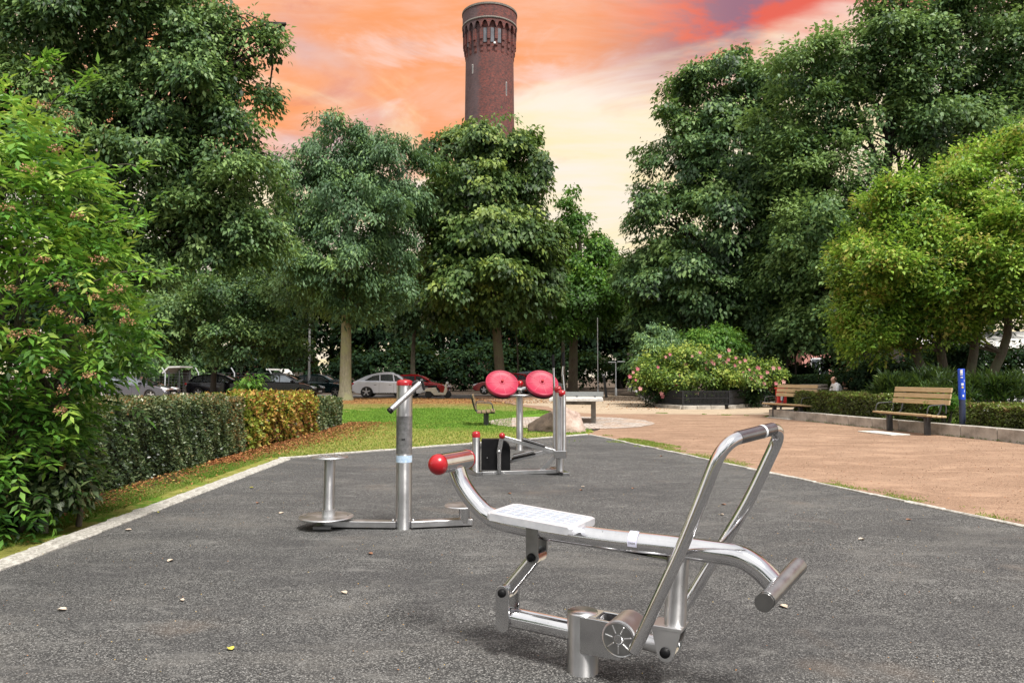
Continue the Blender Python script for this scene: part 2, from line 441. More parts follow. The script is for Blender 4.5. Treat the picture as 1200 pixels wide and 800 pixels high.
def rock_mat():
    m, nt, p, out = new_mat('pink_grey_granite')
    co = objco(nt)
    f = nt.noise(co, 3.2, 8, 0.75, 0.6)
    col = nt.ramp(f, [(0.3, (0.16, 0.11, 0.085)), (0.5, (0.40, 0.30, 0.25)), (0.72, (0.56, 0.47, 0.42))])
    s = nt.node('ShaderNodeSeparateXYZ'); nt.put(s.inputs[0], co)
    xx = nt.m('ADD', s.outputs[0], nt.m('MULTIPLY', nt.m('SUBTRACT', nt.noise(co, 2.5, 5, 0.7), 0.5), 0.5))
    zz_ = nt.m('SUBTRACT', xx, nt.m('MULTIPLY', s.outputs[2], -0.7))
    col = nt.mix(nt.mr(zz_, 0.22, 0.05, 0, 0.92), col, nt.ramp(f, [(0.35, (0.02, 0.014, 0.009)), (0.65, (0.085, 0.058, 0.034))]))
    nt.put(p.inputs['Base Color'], col)
    p.inputs['Roughness'].default_value = 0.9
    nt.put(p.inputs['Normal'], nt.bump(f, 0.9, 0.05))
    return m
M['rock'] = rock_mat()

def paint(name, c, rough=0.25, metal=0.2):
    return m_noise(name, tuple(x * 0.9 for x in c), c, 2, rough, metal, coat=0.8)

# ------------------------------------------------------------------ mesh helpers
ORG = Vector((0, 0, 0))
def setorg(v): 
    global ORG
    ORG = Vector(v)
def obj(name, bm, mat, parent=None, kind=None):
    me = bpy.data.meshes.new(name)
    if ORG.length > 0:
        bmesh.ops.translate(bm, verts=bm.verts, vec=-ORG)
    bmesh.ops.recalc_face_normals(bm, faces=bm.faces)
    bm.to_mesh(me); bm.free()
    if mat is not None: me.materials.append(mat)
    o = bpy.data.objects.new(name, me); COL.objects.link(o)
    if parent is not None: o.parent = parent
    if kind: o['kind'] = kind
    return o
def thing(name, label, cat, loc=(0, 0, 0), rot=(0, 0, 0), group=None, world=True):
    o = bpy.data.objects.new(name, None); COL.objects.link(o)
    o.empty_display_size = 0.2
    o.location = loc; o.rotation_euler = rot
    o['label'] = label; o['category'] = cat
    if group: o['group'] = group
    setorg(loc if world else (0, 0, 0))
    return o
def tag(o, label, cat, group=None):
    o['label'] = label; o['category'] = cat
    if group: o['group'] = group
    return o
def copy_tree(o, parent=None):
    c = o.copy(); COL.objects.link(c); c.parent = parent
    for ch in o.children:
        copy_tree(ch, c)
    return c
def B_(): return bmesh.new()

def box(bm, c, s, rot=None, bev=0.0, seg=1):
    r = bmesh.ops.create_cube(bm, size=1.0)
    vs = r['verts']
    mt = Matrix.Translation(Vector(c)) @ (rot.to_4x4() if rot is not None else Matrix.Identity(4)) @ Matrix.Diagonal((s[0], s[1], s[2], 1))
    bmesh.ops.transform(bm, matrix=mt, verts=vs)
    if bev > 0:
        es = list({e for v in vs for e in v.link_edges})
        bmesh.ops.bevel(bm, geom=es, offset=bev, segments=seg, affect='EDGES', profile=0.5)
def axes(u, v, w_):
    m = Matrix((u, v, w_)).transposed(); return m

def smooth_path(pts, n=6):
    pts = [Vector(p) for p in pts]
    out = []
    for i in range(len(pts) - 1):
        p0 = pts[max(i - 1, 0)]; p1 = pts[i]; p2 = pts[i + 1]; p3 = pts[min(i + 2, len(pts) - 1)]
        for k in range(n):
            t = k / n
            out.append(0.5 * ((2 * p1) + (p2 - p0) * t + (2 * p0 - 5 * p1 + 4 * p2 - p3) * t * t + (3 * p1 - p0 - 3 * p2 + p3) * t ** 3))
    out.append(pts[-1])
    return out
def fillet(pts, rad, n=6):
    pts = [Vector(p) for p in pts]
    out = [pts[0]]
    for i in range(1, len(pts) - 1):
        a, b, c = pts[i - 1], pts[i], pts[i + 1]
        r = min(rad, (a - b).length * 0.49, (c - b).length * 0.49)
        p = b + (a - b).normalized() * r; q = b + (c - b).normalized() * r
        for k in range(n + 1):
            t = k / n
            out.append(p * (1 - t) ** 2 + b * 2 * t * (1 - t) + q * t * t)
    out.append(pts[-1])
    return out
def tube(bm, pts, r, sides=16, cap=True, squash=1.0, upv=None):
    pts = [Vector(p) for p in pts]
    n = len(pts)
    rr = r if isinstance(r, (list, tuple)) else [r] * n
    if len(rr) != n:
        rr = [rr[0] + (rr[-1] - rr[0]) * i / (n - 1) for i in range(n)]
    tang = [(pts[min(i + 1, n - 1)] - pts[max(i - 1, 0)]).normalized() for i in range(n)]
    ref = Vector(upv) if upv is not None else Vector((0, 0, 1))
    if abs(tang[0].dot(ref)) > 0.95: ref = Vector((1, 0.2, 0))
    u = (ref - tang[0] * ref.dot(tang[0])).normalized()
    rings = []
    for i in range(n):
        t = tang[i]
        u = (u - t * u.dot(t)).normalized()
        v = t.cross(u)
        ring = []
        for k in range(sides):
            a = 2 * math.pi * k / sides
            ring.append(bm.verts.new(pts[i] + u * (math.cos(a) * rr[i] * squash) + v * (math.sin(a) * rr[i])))
        rings.append(ring)
    for i in range(n - 1):
        for k in range(sides):
            f = bm.faces.new((rings[i][k], rings[i][(k + 1) % sides], rings[i + 1][(k + 1) % sides], rings[i + 1][k]))
            f.smooth = True
    if cap:
        for ring in (rings[0], rings[-1]):
            c = [bm.verts.new(v.co) for v in ring]
            bm.faces.new(c)
def lathe(bm, c, ax, prof, sides=20):
    """prof: list of (height along axis, radius)"""
    ax = Vector(ax).normalized(); c = Vector(c)
    ref = Vector((0, 0, 1)) if abs(ax.z) < 0.9 else Vector((1, 0, 0))
    u = (ref - ax * ref.dot(ax)).normalized(); v = ax.cross(u)
    rings = []
    for h, r in prof:
        if r < 1e-5:
            rings.append([bm.verts.new(c + ax * h)])
        else:
            rings.append([bm.verts.new(c + ax * h + u * (math.cos(2 * math.pi * k / sides) * r) + v * (math.sin(2 * math.pi * k / sides) * r)) for k in range(sides)])
    for i in range(len(rings) - 1):
        a, b = rings[i], rings[i + 1]
        if len(a) == 1 and len(b) == 1: continue
        for k in range(sides):
            k2 = (k + 1) % sides
            if len(a) == 1: f = bm.faces.new((a[0], b[k2], b[k]))
            elif len(b) == 1: f = bm.faces.new((a[k], a[k2], b[0]))
            else: f = bm.faces.new((a[k], a[k2], b[k2], b[k]))
            dh = abs(prof[i + 1][0] - prof[i][0]); dr = abs(prof[i + 1][1] - prof[i][1])
            f.smooth = True
    if len(rings[0]) > 1: bm.faces.new([bm.verts.new(v_.co) for v_ in rings[0]])
    if len(rings[-1]) > 1: bm.faces.new([bm.verts.new(v_.co) for v_ in rings[-1]])
def disc_prof(r, t, b=0.003):
    return [(0, r - b), (0, r - b), (b, r), (b, r), (t - b, r), (t - b, r), (t, r - b), (t, r - b)]
def prism(bm, poly, o, u, v, w_, d, bev=0.0):
    """poly of (a,b) in plane u,v at origin o, extruded by d along w_ (centred)"""
    o = Vector(o); u = Vector(u); v = Vector(v); w_ = Vector(w_)
    A = [bm.verts.new(o + u * a + v * b - w_ * (d / 2)) for a, b in poly]
    Bv = [bm.verts.new(o + u * a + v * b + w_ * (d / 2)) for a, b in poly]
    n = len(poly)
    fs = [bm.faces.new(A[::-1]), bm.faces.new(Bv)]
    for i in range(n):
        fs.append(bm.faces.new((A[i], A[(i + 1) % n], Bv[(i + 1) % n], Bv[i])))
    if bev > 0:
        es = list({e for f in fs for e in f.edges})
        bmesh.ops.bevel(bm, geom=es, offset=bev, segments=2, affect='EDGES', profile=0.5)
def ball(bm, c, r, sx=1, sy=1, sz_=1, sub=3):
    m = Matrix.Translation(Vector(c)) @ Matrix.Diagonal((r * sx, r * sy, r * sz_, 1))
    res = bmesh.ops.create_icosphere(bm, subdivisions=sub, radius=1.0, matrix=m)
    for v in res['verts']:
        for f in v.link_faces: f.smooth = True

# fast numpy mesh
def np_mesh(name, V, quads, mat, parent=None, tint=None, smooth=False):
    me = bpy.data.meshes.new(name)
    nv = len(V); nf = len(quads)
    me.vertices.add(nv); me.vertices.foreach_set('co', np.ascontiguousarray(V, dtype=np.float32).ravel())
    me.loops.add(nf * 4); me.loops.foreach_set('vertex_index', np.ascontiguousarray(quads, dtype=np.int32).ravel())
    me.polygons.add(nf); me.polygons.foreach_set('loop_start', np.arange(0, nf * 4, 4, dtype=np.int32))
    me.update(calc_edges=True)
    if tint is not None:
        at = me.attributes.new('tint', 'FLOAT', 'POINT')
        at.data.foreach_set('value', np.ascontiguousarray(tint, dtype=np.float32))
    me.materials.append(mat)
    o = bpy.data.objects.new(name, me); COL.objects.link(o)
    if parent is not None: o.parent = parent
    return o
def nrm(a):
    return a / np.maximum(np.linalg.norm(a, axis=1, keepdims=True), 1e-6)
def leaves(name, pos, tdir, ndir, L, Wd, tint, mat, parent=None, org=(0, 0, 0)):
    """one folded four-cornered leaf per row"""
    T = nrm(tdir)
    Nn = ndir - T * np.sum(ndir * T, axis=1, keepdims=True)
    Nn = nrm(Nn); Sd = np.cross(T, Nn)
    L = np.broadcast_to(np.asarray(L, dtype=float), (len(pos),))[:, None]
    Wd = np.broadcast_to(np.asarray(Wd, dtype=float), (len(pos),))[:, None]
    p0 = pos
    p1 = pos + T * L * 0.42 + Sd * Wd * 0.5 + Nn * Wd * 0.16
    p2 = pos + T * L - Nn * L * 0.08
    p3 = pos + T * L * 0.42 - Sd * Wd * 0.5 + Nn * Wd * 0.16
    V = np.stack([p0, p1, p2, p3], axis=1).reshape(-1, 3) - np.asarray(org)[None, :]
    q = np.arange(len(pos) * 4).reshape(-1, 4)
    return np_mesh(name, V, q, mat, parent, np.repeat(np.clip(tint, 0, 1), 4))
def rdir(n):
    return nrm(rng.normal(size=(n, 3)))

def crown_points(lobes, n_cl, inner=0.12, back=0.35, bough=5, bsp=0.24):
    """clump centres over the skin of the lobes. lobes: (cx,cy,cz,rx,ry,rz)"""
    L = np.array(lobes, dtype=float)
    area = (L[:, 3] * L[:, 5] + L[:, 3] * L[:, 4] + L[:, 4] * L[:, 5])
    pr = area / area.sum()
    m = int(n_cl * 3)
    nb = max(12, int(m / bough))
    bi = rng.choice(len(L), size=nb, p=pr); bd = rdir(nb); br = rng.uniform(0.78, 1.16, nb)
    w0 = rng.integers(0, nb, m)
    idx = bi[w0]
    d = bd[w0] + rng.normal(size=(m, 3)) * np.array([bsp, bsp, bsp * 0.45])[None, :]
    d = nrm(d)
    rad = np.where(rng.random(m) < inner, rng.uniform(0.35, 0.8, m), rng.uniform(0.86, 1.04, m) * br[w0])
    rad = np.where(rng.random(m) < 0.07, rad * rng.uniform(1.05, 1.28, m), rad)
    c = L[idx, :3] + d * L[idx, 3:6] * rad[:, None]
    keep = np.ones(m, bool)
    for j in range(len(L)):
        q = np.linalg.norm((c - L[j, :3]) / L[j, 3:6], axis=1)
        keep &= ~((idx != j) & (q < 0.72) & (rng.random(m) < 0.9))
    tocam = -c[:, :2] / np.maximum(np.linalg.norm(c[:, :2], axis=1, keepdims=True), 1e-3)
    dd = np.sum(d[:, :2] * tocam, axis=1)
    keep &= ~((dd < -0.35) & (rng.random(m) > back))
    keep &= ~((d[:, 2] < -0.75) & (rng.random(m) < 0.5))
    c = c[keep][:n_cl]; d = d[keep][:n_cl]
    return c, d

def foliage(name, cl, out, per, spread, L, Wd, mat, parent, org, droop=0.25, flat=0.3, upn=1.0, tvar=0.5, tbias=0.0, jit=0.7, drop_t=0.0):
    tvar *= 1.3
    n = len(cl)
    sc = rng.uniform(0.65, 1.35, n)
    oh = out.copy(); oh[:, 2] = oh[:, 2] * 0.5 - droop
    U = nrm(oh + rng.normal(size=(n, 3)) * 0.25)
    Vv = nrm(np.cross(U, np.array([0, 0, 1.0])[None, :] + 0.01))
    Nw = np.cross(Vv, U)
    Nw = np.where(Nw[:, 2:3] < 0, -Nw, Nw)
    N = n * per
    rep = lambda a: np.repeat(a, per, axis=0)
    r = np.sqrt(rng.random(N)); a = rng.uniform(0, 2 * math.pi, N)
    du = r * np.cos(a); dv = r * np.sin(a) * 0.8
    s = rep(sc)[:, None] * spread
    pos = rep(cl) + rep(U) * du[:, None] * s + rep(Vv) * dv[:, None] * s + rep(Nw) * (rng.normal(size=(N, 1)) * flat * s - 0.35 * (r ** 2)[:, None] * s * (droop + 0.1))
    td = rep(U) * (0.5 + 0.6 * du[:, None]) + rep(Vv) * dv[:, None] * 0.9 + rng.normal(size=(N, 3)) * 0.4
    td[:, 2] -= droop * 1.2
    nd = rep(Nw) * upn + rep(out) * 0.45 + rng.normal(size=(N, 3)) * jit * 0.6
    nd[:, 2] += 0.3
    tcl = rng.normal(0.5 + tbias, tvar * 0.28, n)
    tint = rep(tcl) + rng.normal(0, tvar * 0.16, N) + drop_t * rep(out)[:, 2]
    l = L * rng.uniform(0.5, 1.5, N)
    return leaves(name, pos, td, nd, l, l * (Wd / L), tint, mat, parent, org)

LEAF = {}
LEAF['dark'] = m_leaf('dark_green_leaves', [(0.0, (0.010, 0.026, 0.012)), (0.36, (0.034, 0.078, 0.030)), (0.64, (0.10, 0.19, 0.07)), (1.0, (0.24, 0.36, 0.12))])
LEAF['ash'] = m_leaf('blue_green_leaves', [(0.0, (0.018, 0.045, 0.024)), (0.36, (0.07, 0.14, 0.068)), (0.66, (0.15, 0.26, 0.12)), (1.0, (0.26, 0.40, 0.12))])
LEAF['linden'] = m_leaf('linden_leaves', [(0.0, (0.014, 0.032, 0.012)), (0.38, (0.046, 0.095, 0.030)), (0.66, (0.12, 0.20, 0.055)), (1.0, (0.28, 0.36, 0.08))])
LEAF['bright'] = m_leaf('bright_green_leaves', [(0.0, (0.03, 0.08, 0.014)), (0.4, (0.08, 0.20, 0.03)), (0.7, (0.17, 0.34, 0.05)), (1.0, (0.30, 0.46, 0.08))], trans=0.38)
LEAF['yellowgreen'] = m_leaf('yellow_green_leaves', [(0.0, (0.03, 0.07, 0.012)), (0.32, (0.09, 0.20, 0.025)), (0.58, (0.22, 0.40, 0.05)), (0.90, (0.42, 0.58, 0.09)), (0.97, (0.45, 0.56, 0.10)), (1.0, (0.44, 0.40, 0.10))], trans=0.38)
LEAF['elder'] = m_leaf('elder_leaves', [(0.0, (0.014, 0.045, 0.012)), (0.34, (0.06, 0.17, 0.03)), (0.62, (0.16, 0.37, 0.05)), (1.0, (0.42, 0.56, 0.09))], rough=0.42, trans=0.35)
LEAF['bg'] = m_leaf('shaded_wood_leaves', [(0.0, (0.004, 0.010, 0.005)), (0.5, (0.011, 0.026, 0.012)), (1.0, (0.030, 0.060, 0.022))], rough=0.85, spec=0.08, trans=0.12)  # deep shade of the wood painted into the leaf colour as near-black green
LEAF['hedge'] = m_leaf('privet_leaves', [(0.0, (0.012, 0.026, 0.014)), (0.35, (0.050, 0.085, 0.034)), (0.6, (0.14, 0.19, 0.08)), (0.8, (0.26, 0.28, 0.14)), (0.9, (0.20, 0.15, 0.055)), (1.0, (0.24, 0.13, 0.05))], rough=0.36, trans=0.2, spec=0.5)
LEAF['autumn'] = m_leaf('autumn_hornbeam_leaves', [(0.0, (0.07, 0.035, 0.014)), (0.22, (0.22, 0.08, 0.035)), (0.42, (0.46, 0.20, 0.06)), (0.62, (0.55, 0.38, 0.09)), (0.85, (0.44, 0.48, 0.07)), (1.0, (0.10, 0.18, 0.03))], trans=0.3)
LEAF['hedge2'] = m_leaf('box_hedge_leaves', [(0.0, (0.02, 0.024, 0.010)), (0.35, (0.07, 0.08, 0.026)), (0.6, (0.14, 0.18, 0.045)), (0.85, (0.22, 0.34, 0.06)), (1.0, (0.20, 0.13, 0.06))], rough=0.4, trans=0.25)
LEAF['rose'] = m_leaf('rose_leaves', [(0.0, (0.025, 0.05, 0.012)), (0.4, (0.08, 0.15, 0.028)), (0.7, (0.20, 0.31, 0.05)), (1.0, (0.42, 0.48, 0.10))], trans=0.3)
LEAF['grass'] = m_leaf('grass_blades', [(0.0, (0.05, 0.12, 0.014)), (0.4, (0.11, 0.22, 0.025)), (0.7, (0.22, 0.26, 0.05)), (1.0, (0.40, 0.33, 0.14))], rough=0.6, trans=0.3, spec=0.2)
LEAF['litter'] = m_leaf('dead_leaves', [(0.0, (0.07, 0.03, 0.016)), (0.4, (0.24, 0.085, 0.035)), (0.7, (0.40, 0.18, 0.07)), (1.0, (0.50, 0.36, 0.12))], rough=0.7, trans=0.1, spec=0.2)
LEAF['petal'] = m_leaf('pink_petals', [(0.0, (0.62, 0.12, 0.20)), (0.5, (0.74, 0.28, 0.32)), (1.0, (0.82, 0.55, 0.48))], rough=0.6, trans=0.3)
LEAF['berry'] = m_leaf('red_brown_berries', [(0.0, (0.20, 0.08, 0.05)), (0.5, (0.40, 0.20, 0.11)), (1.0, (0.52, 0.34, 0.18))], rough=0.5, trans=0.1)
LEAF['straw'] = m_leaf('dry_grass', [(0.0, (0.12, 0.085, 0.035)), (0.5, (0.26, 0.20, 0.09)), (1.0, (0.38, 0.31, 0.16))], rough=0.8, trans=0.2)
#@@SETTING
# ------------------------------------------------------------------ the setting
def sheet(name, pts, z, mat, jit=0.0, step=0.4, kind='structure', closed_smooth=False):
    bm = B_()
    out = []
    n = len(pts)
    ph = random.uniform(0, 50)
    for i in range(n):
        a = Vector((pts[i][0], pts[i][1], 0)); b = Vector((pts[(i + 1) % n][0], pts[(i + 1) % n][1], 0))
        ln = (b - a).length
        k = max(1, int(ln / step)) if jit > 0 else 1
        k = min(k, 120)
        nn = Vector((-(b - a).y, (b - a).x, 0)).normalized()
        for j in range(k):
            t = j / k
            p = a.lerp(b, t)
            if jit > 0:
                s = p.x * 1.7 + p.y * 2.3 + ph
                p = p + nn * jit * (0.5 * math.sin(s * 1.3) + 0.35 * math.sin(s * 3.1 + 1) + random.uniform(-0.35, 0.35))
            out.append(p)
    vs = [bm.verts.new((p.x, p.y, z)) for p in out]
    f = bm.faces.new(vs)
    bmesh.ops.triangulate(bm, faces=[f])
    for f in bm.faces:
        if f.normal.z < 0: f.normal_flip()
    o = obj(name, bm, mat, None, kind)
    return o
setorg((0, 0, 0))
XY = lambda px, py: tuple(G(px, py)[:2])
sheet('ground', [(-700, -200), (700, -200), (700, 1400), (-700, 1400)], -0.03, M['soil'])
sheet('street', [(-60, 45.5), (16, 45.5), (16, 56), (-60, 56)], -0.02, M['asphalt'], 0.15, 1.0)
K1 = Vector((G(0, 658).x, G(0, 658).y, 0)); K2 = Vector((G(328, 538).x, G(328, 538).y, 0)); K3 = Vector((G(690, 509.5).x, G(690, 509.5).y, 0)); K4 = Vector((G(1200, 619).x, G(1200, 619).y, 0))
d1 = (K1 - K2).normalized(); K0 = K2 + d1 * ((K2.y + 2.5) / -d1.y)
d2 = (K4 - K3).normalized(); K5 = K3 + d2 * ((K3.y + 2.5) / -d2.y)
sheet('lawn', [(-16, -4), (1.4, -4), (K3.x - 0.05, K3.y), XY(694, 503), XY(664, 494), XY(655, 486), XY(640, 481), XY(612, 476), XY(585, 471), XY(545, 466.5), XY(420, 465.6), (-30, 46.6), (-30, -4)], -0.012, M['lawn'], 0.12, 0.5)
sheet('gravel_court', [(K3.x - 0.1, K3.y), XY(706, 501), XY(668, 492), XY(650, 482), XY(620, 477), XY(590, 471), XY(550, 466), XY(560, 463.2), XY(760, 461), XY(930, 484), XY(1010, 497), XY(1200, 520), (16, 10), (16, -4), (3, -4)], -0.008, M['gravel'], 0.1, 0.5)
sheet('sand_path', [XY(604, 473), XY(640, 476), XY(660, 481.5), XY(700, 484.5), XY(800, 485), XY(900, 485.5), XY(955, 489), XY(980, 480), XY(880, 474), XY(760, 468), XY(742, 463), XY(690, 462), XY(640, 466), XY(610, 469)], -0.004, M['path'], 0.18, 0.7)
cx, cy = XY(668, 494)
sheet('paved_circle', [(cx + 2.45 * math.cos(a / 24 * math.pi), cy + 3.0 * math.sin(a / 24 * math.pi)) for a in range(48)], 0.0, M['setts'], 0.06, 0.3)
sheet('rubber_surface', [K0[:2], K2[:2], K3[:2], K5[:2]], 0.004, M['rubber'])

def stone_mesh(name, l, w_, h, mat, seed):
    random.seed(seed)
    bm = B_(); box(bm, (0, 0, 0), (l, w_, h), bev=min(w_, h) * 0.14)
    for v in bm.verts:
        v.co += Vector((random.uniform(-1, 1) * l * 0.015, random.uniform(-1, 1) * w_ * 0.05, random.uniform(-1, 1) * h * 0.03))
    me = bpy.data.meshes.new(name); bmesh.ops.recalc_face_normals(bm, faces=bm.faces); bm.to_mesh(me); bm.free(); me.materials.append(mat)
    return me
def kerb_run(root, A, Bp, z, l, w_, h, mat, off=0.0, pname='stone', gap=0.006, start=0):
    setorg((0, 0, 0))
    A = Vector(A); Bp = Vector(Bp); D = (Bp - A); n = int(D.length / l); d = D.normalized()
    sd = Vector((-d.y, d.x, 0))
    ms = [stone_mesh(pname, l - gap, w_, h, mat, 5 + k + start) for k in range(5)]
    for i in range(n):
        o = bpy.data.objects.new(pname, random.choice(ms)); COL.objects.link(o); o.parent = root
        p = A + d * (l * (i + 0.5)) + sd * (off + random.uniform(-0.003, 0.003))
        o.location = Vector((p.x, p.y, z - h / 2 + random.uniform(-0.004, 0.004))) - root.location
        o.rotation_euler = (0, 0, math.atan2(d.y, d.x) + random.uniform(-0.012, 0.012) + (math.pi if random.random() < 0.5 else 0))
        o.scale = (1, 1, 1)
k = thing('kerb', 'pale double row of small stone setts edging the rubber surface beside the hedge', 'kerb', K2)
KL = K2 + d1 * 9.4
kerb_run(k, K2, KL, 0.03, 0.16, 0.095, 0.12, M['stain'], 0.05)
kerb_run(k, K2 + d1 * 0.07, KL, 0.027, 0.16, 0.095, 0.12, M['stain'], 0.15)
k = thing('kerb', 'thin pale kerb between the rubber surface and the lawn', 'kerb', K3)
kerb_run(k, K2, K3, 0.03, 0.5, 0.07, 0.12, M['stain'], 0.03)
k = thing('kerb', 'thin pale kerb between the rubber surface and the red gravel', 'kerb', K3)
kerb_run(k, K3, K3 + d2 * 16.5, 0.022, 0.5, 0.055, 0.12, M['stain'], 0.03)
random.seed(3)

# low concrete wall on the right
WA = G(905, 489); WB = G(1200, 519.5)
wd = (WB - WA).normalized(); ws = Vector((-wd.y, wd.x, 0)); 
if ws.x < 0: ws = -ws
wl = thing('low_concrete_wall', 'low stained concrete edging wall in front of the right hand hedges', 'wall', WA)
bm_w = B_()
nseg = 15
ms = []
for k_ in range(4):
    random.seed(20 + k_)
    bm = B_(); box(bm, (0, 0, 0.11), (0.985, 0.22, 0.38), bev=0.015, seg=2)
    me = bpy.data.meshes.new('wall_block'); bm.to_mesh(me); bm.free(); me.materials.append(M['concrete']); ms.append(me)
for i in range(nseg):
    o = bpy.data.objects.new('wall_block', random.choice(ms)); COL.objects.link(o); o.parent = wl
    o.location = wd * (i + 0.5) + ws * 0.11 + Vector((0, 0, random.uniform(-0.005, 0.005) - 0.04 + 0.0))
    o.rotation_euler = (0, 0, math.atan2(wd.y, wd.x) + random.uniform(-0.004, 0.004))
# return of the wall towards the rear path
for i in range(3):
    o = bpy.data.objects.new('wall_block', ms[i]); COL.objects.link(o); o.parent = wl
    o.location = ws * (i + 0.5 + 0.0) + wd * (-0.12); o.location.z = -0.04
    o.rotation_euler = (0, 0, math.atan2(ws.y, ws.x))
def WL(s, off=0.0, z=0.0):
    return WA + wd * s + ws * off + Vector((0, 0, z))
setorg((0, 0, 0))
pts = [WL(-1, 0.2), WL(17, 0.2), WL(17, 14), WL(-1, 14)]
sheet('planting_bed', [(p.x, p.y) for p in pts], 0.10, M['soil'])
g1 = WL(7.0, 0.25)

def strip_slab(c, l, wdt, ang, label):
    t = thing('paving_slab', label, 'slab', c)
    bm = B_(); box(bm, Vector(c) + Vector((0, 0, 0.006)), (l, wdt, 0.03), Matrix.Rotation(ang, 3, 'Z'), bev=0.006)
    bm2 = bm
    o = obj('paving_slab', bm2, M['concrete_light'], None)
    o.location = c
    bpy.data.objects.remove(t)
    return tag(o, label, 'slab')
setorg((0, 0, 0))
strip_slab(G(1035, 507.5), 0.5, 1.2, math.atan2(wd.y, wd.x) + math.pi / 2, 'pale rectangular slab set flush in the gravel before the near park bench')
strip_slab(G(917, 490), 0.4, 1.3, math.atan2(wd.y, wd.x) + math.pi / 2, 'pale slab in the gravel at the foot of the bench with the red bin')

# ---------------- sky-high tower
def build_tower():
    Y = 128.0
    base = P(573.2, 441, Y); base.z = 0
    t = thing('water_tower', 'tall round red brick water tower with an arcaded crown, rising behind the trees', 'tower', base)
    X = base.x
    def zpx(py): return P(573, py, Y - 4.6).z
    zt = zpx(5); zpar = zpx(22); zarch = zpx(32); zc0 = zpx(53); zs = zpx(61)
    R = sz(28.6, Y) * 1.0; R2 = sz(32.3, Y)
    c = Vector((X, Y, 0))
    bm = B_()
    prof = [(0, R * 1.18), (zpx(140), R * 1.03), (zs, R), (zt - 1.0, R)]
    rings = []
    lathe(bm, c, (0, 0, 1), prof, 48)
    obj('shaft', bm, M['tower'], t)
    # parapet ring whose lower edge is a row of arches
    n = 22
    bm = B_()
    sub = 8
    tot = n * sub
    top_o = []; bot_o = []; bot_i = []; top_i = []
    hw = 0.5
    for i in range(tot):
        a = 2 * math.pi * i / tot
        s = (i % sub) / sub * 2 - 1 + 1.0 / sub * 0
        s = ((i % sub) / sub) * 2 - 1
        inside = 1 - (s / 0.80) ** 2
        zb = zarch if inside <= 0 else zarch + (zpar - zarch) * 0.85 * math.sqrt(inside) * 1.0
        if abs(s) > 0.8: zb = zarch - 0.05
        d = Vector((math.sin(a), -math.cos(a), 0))
        top_o.append(bm.verts.new(c + d * R2 + Vector((0, 0, zt))))
        bot_o.append(bm.verts.new(c + d * R2 + Vector((0, 0, zb))))
        top_i.append(bm.verts.new(c + d * (R - 0.1) + Vector((0, 0, zt))))
        bot_i.append(bm.verts.new(c + d * (R - 0.1) + Vector((0, 0, zb + 0.2))))
    for i in range(tot):
        j = (i + 1) % tot
        bm.faces.new((bot_o[i], bot_o[j], top_o[j], top_o[i]))
        bm.faces.new((bot_i[j], bot_i[i], top_i[i], top_i[j]))
        bm.faces.new((top_o[i], top_o[j], top_i[j], top_i[i]))
        bm.faces.new((bot_o[j], bot_o[i], bot_i[i], bot_i[j]))
    obj('parapet', bm, M['tower'], t)
    bm = B_()
    lathe(bm, c, (0, 0, 1), [(zt - 0.02, R2 + 0.12), (zt + 0.3, R2 + 0.12)], 48)
    obj('coping', bm, M['concrete_dark'], t)
    bm = B_(); lathe(bm, c, (0, 0, 1), [(zpar + 0.1, R2 - 0.05), (zpar + 0.1, R2 + 0.10), (zpar + 0.42, R2 + 0.10), (zpar + 0.42, R2 - 0.05)], 48)
    obj('string_course', bm, M['concrete_dark'], t)
    pm = None
    for i in range(n):
        a = 2 * math.pi * (i) / n
        d = Vector((math.sin(a), -math.cos(a), 0)); sd = Vector((math.cos(a), math.sin(a), 0))
        hwid = 2 * math.pi * R / n * 0.20
        if pm is None:
            setorg((0, 0, 0)); bm = B_()
            # corbelled pier: wide at the head, stepping back to the shaft
            poly = [(0.0, zarch), (R2 - R + 0.0, zarch), (R2 - R, zc0 + 1.2), ((R2 - R) * 0.66, zc0 + 1.1), ((R2 - R) * 0.66, zc0 + 0.2), ((R2 - R) * 0.33, zc0), ((R2 - R) * 0.33, zs + 0.5), (0.0, zs)]
            poly = [(p_ + R - 0.08, q_) for p_, q_ in poly]
            prism(bm, poly, (0, 0, 0), (0, -1, 0), (0, 0, 1), (1, 0, 0), hwid * 2)
            o = obj('pilaster', bm, M['tower'], t); pm = o.data
            setorg(base)
        else:
            o = bpy.data.objects.new('pilaster', pm); COL.objects.link(o); o.parent = t
        o.rotation_euler = (0, 0, a)
        # pale niche panel between two piers
        a2 = 2 * math.pi * (i + 0.5) / n
        if i in (21, 1, 0, 18):
            d2_ = Vector((math.sin(a2), -math.cos(a2), 0)); s2 = Vector((math.cos(a2), math.sin(a2), 0))
            bm = B_(); box(bm, c + d2_ * (R + 0.04) + Vector((0, 0, (zarch + zc0) / 2 + 0.4)), (0.62, 0.12, (zarch - zc0) * 0.8), axes(s2, d2_, Vector((0, 0, 1))))
            obj('niche_window', bm, M['slate'], t)
    for px, py, h in ((555, 77, 1.6), (594, 100, 2.4)):
        a = math.asin(max(-1, min(1, (px - 574) / 28.6)))
        d_ = Vector((math.sin(a), -math.cos(a), 0)); s_ = Vector((math.cos(a), math.sin(a), 0))
        bm = B_(); box(bm, c + d_ * (R + 0.01) + Vector((0, 0, zpx(py))), (0.26, 0.14, h), axes(s_, d_, Vector((0, 0, 1))))
        f = obj('window_frame', bm, M['concrete_light'], t)
        bm = B_(); box(bm, c + d_ * (R + 0.05) + Vector((0, 0, zpx(py))), (0.14, 0.14, h - 0.3), axes(s_, d_, Vector((0, 0, 1))))
        obj('window', bm, M['pane'], t)
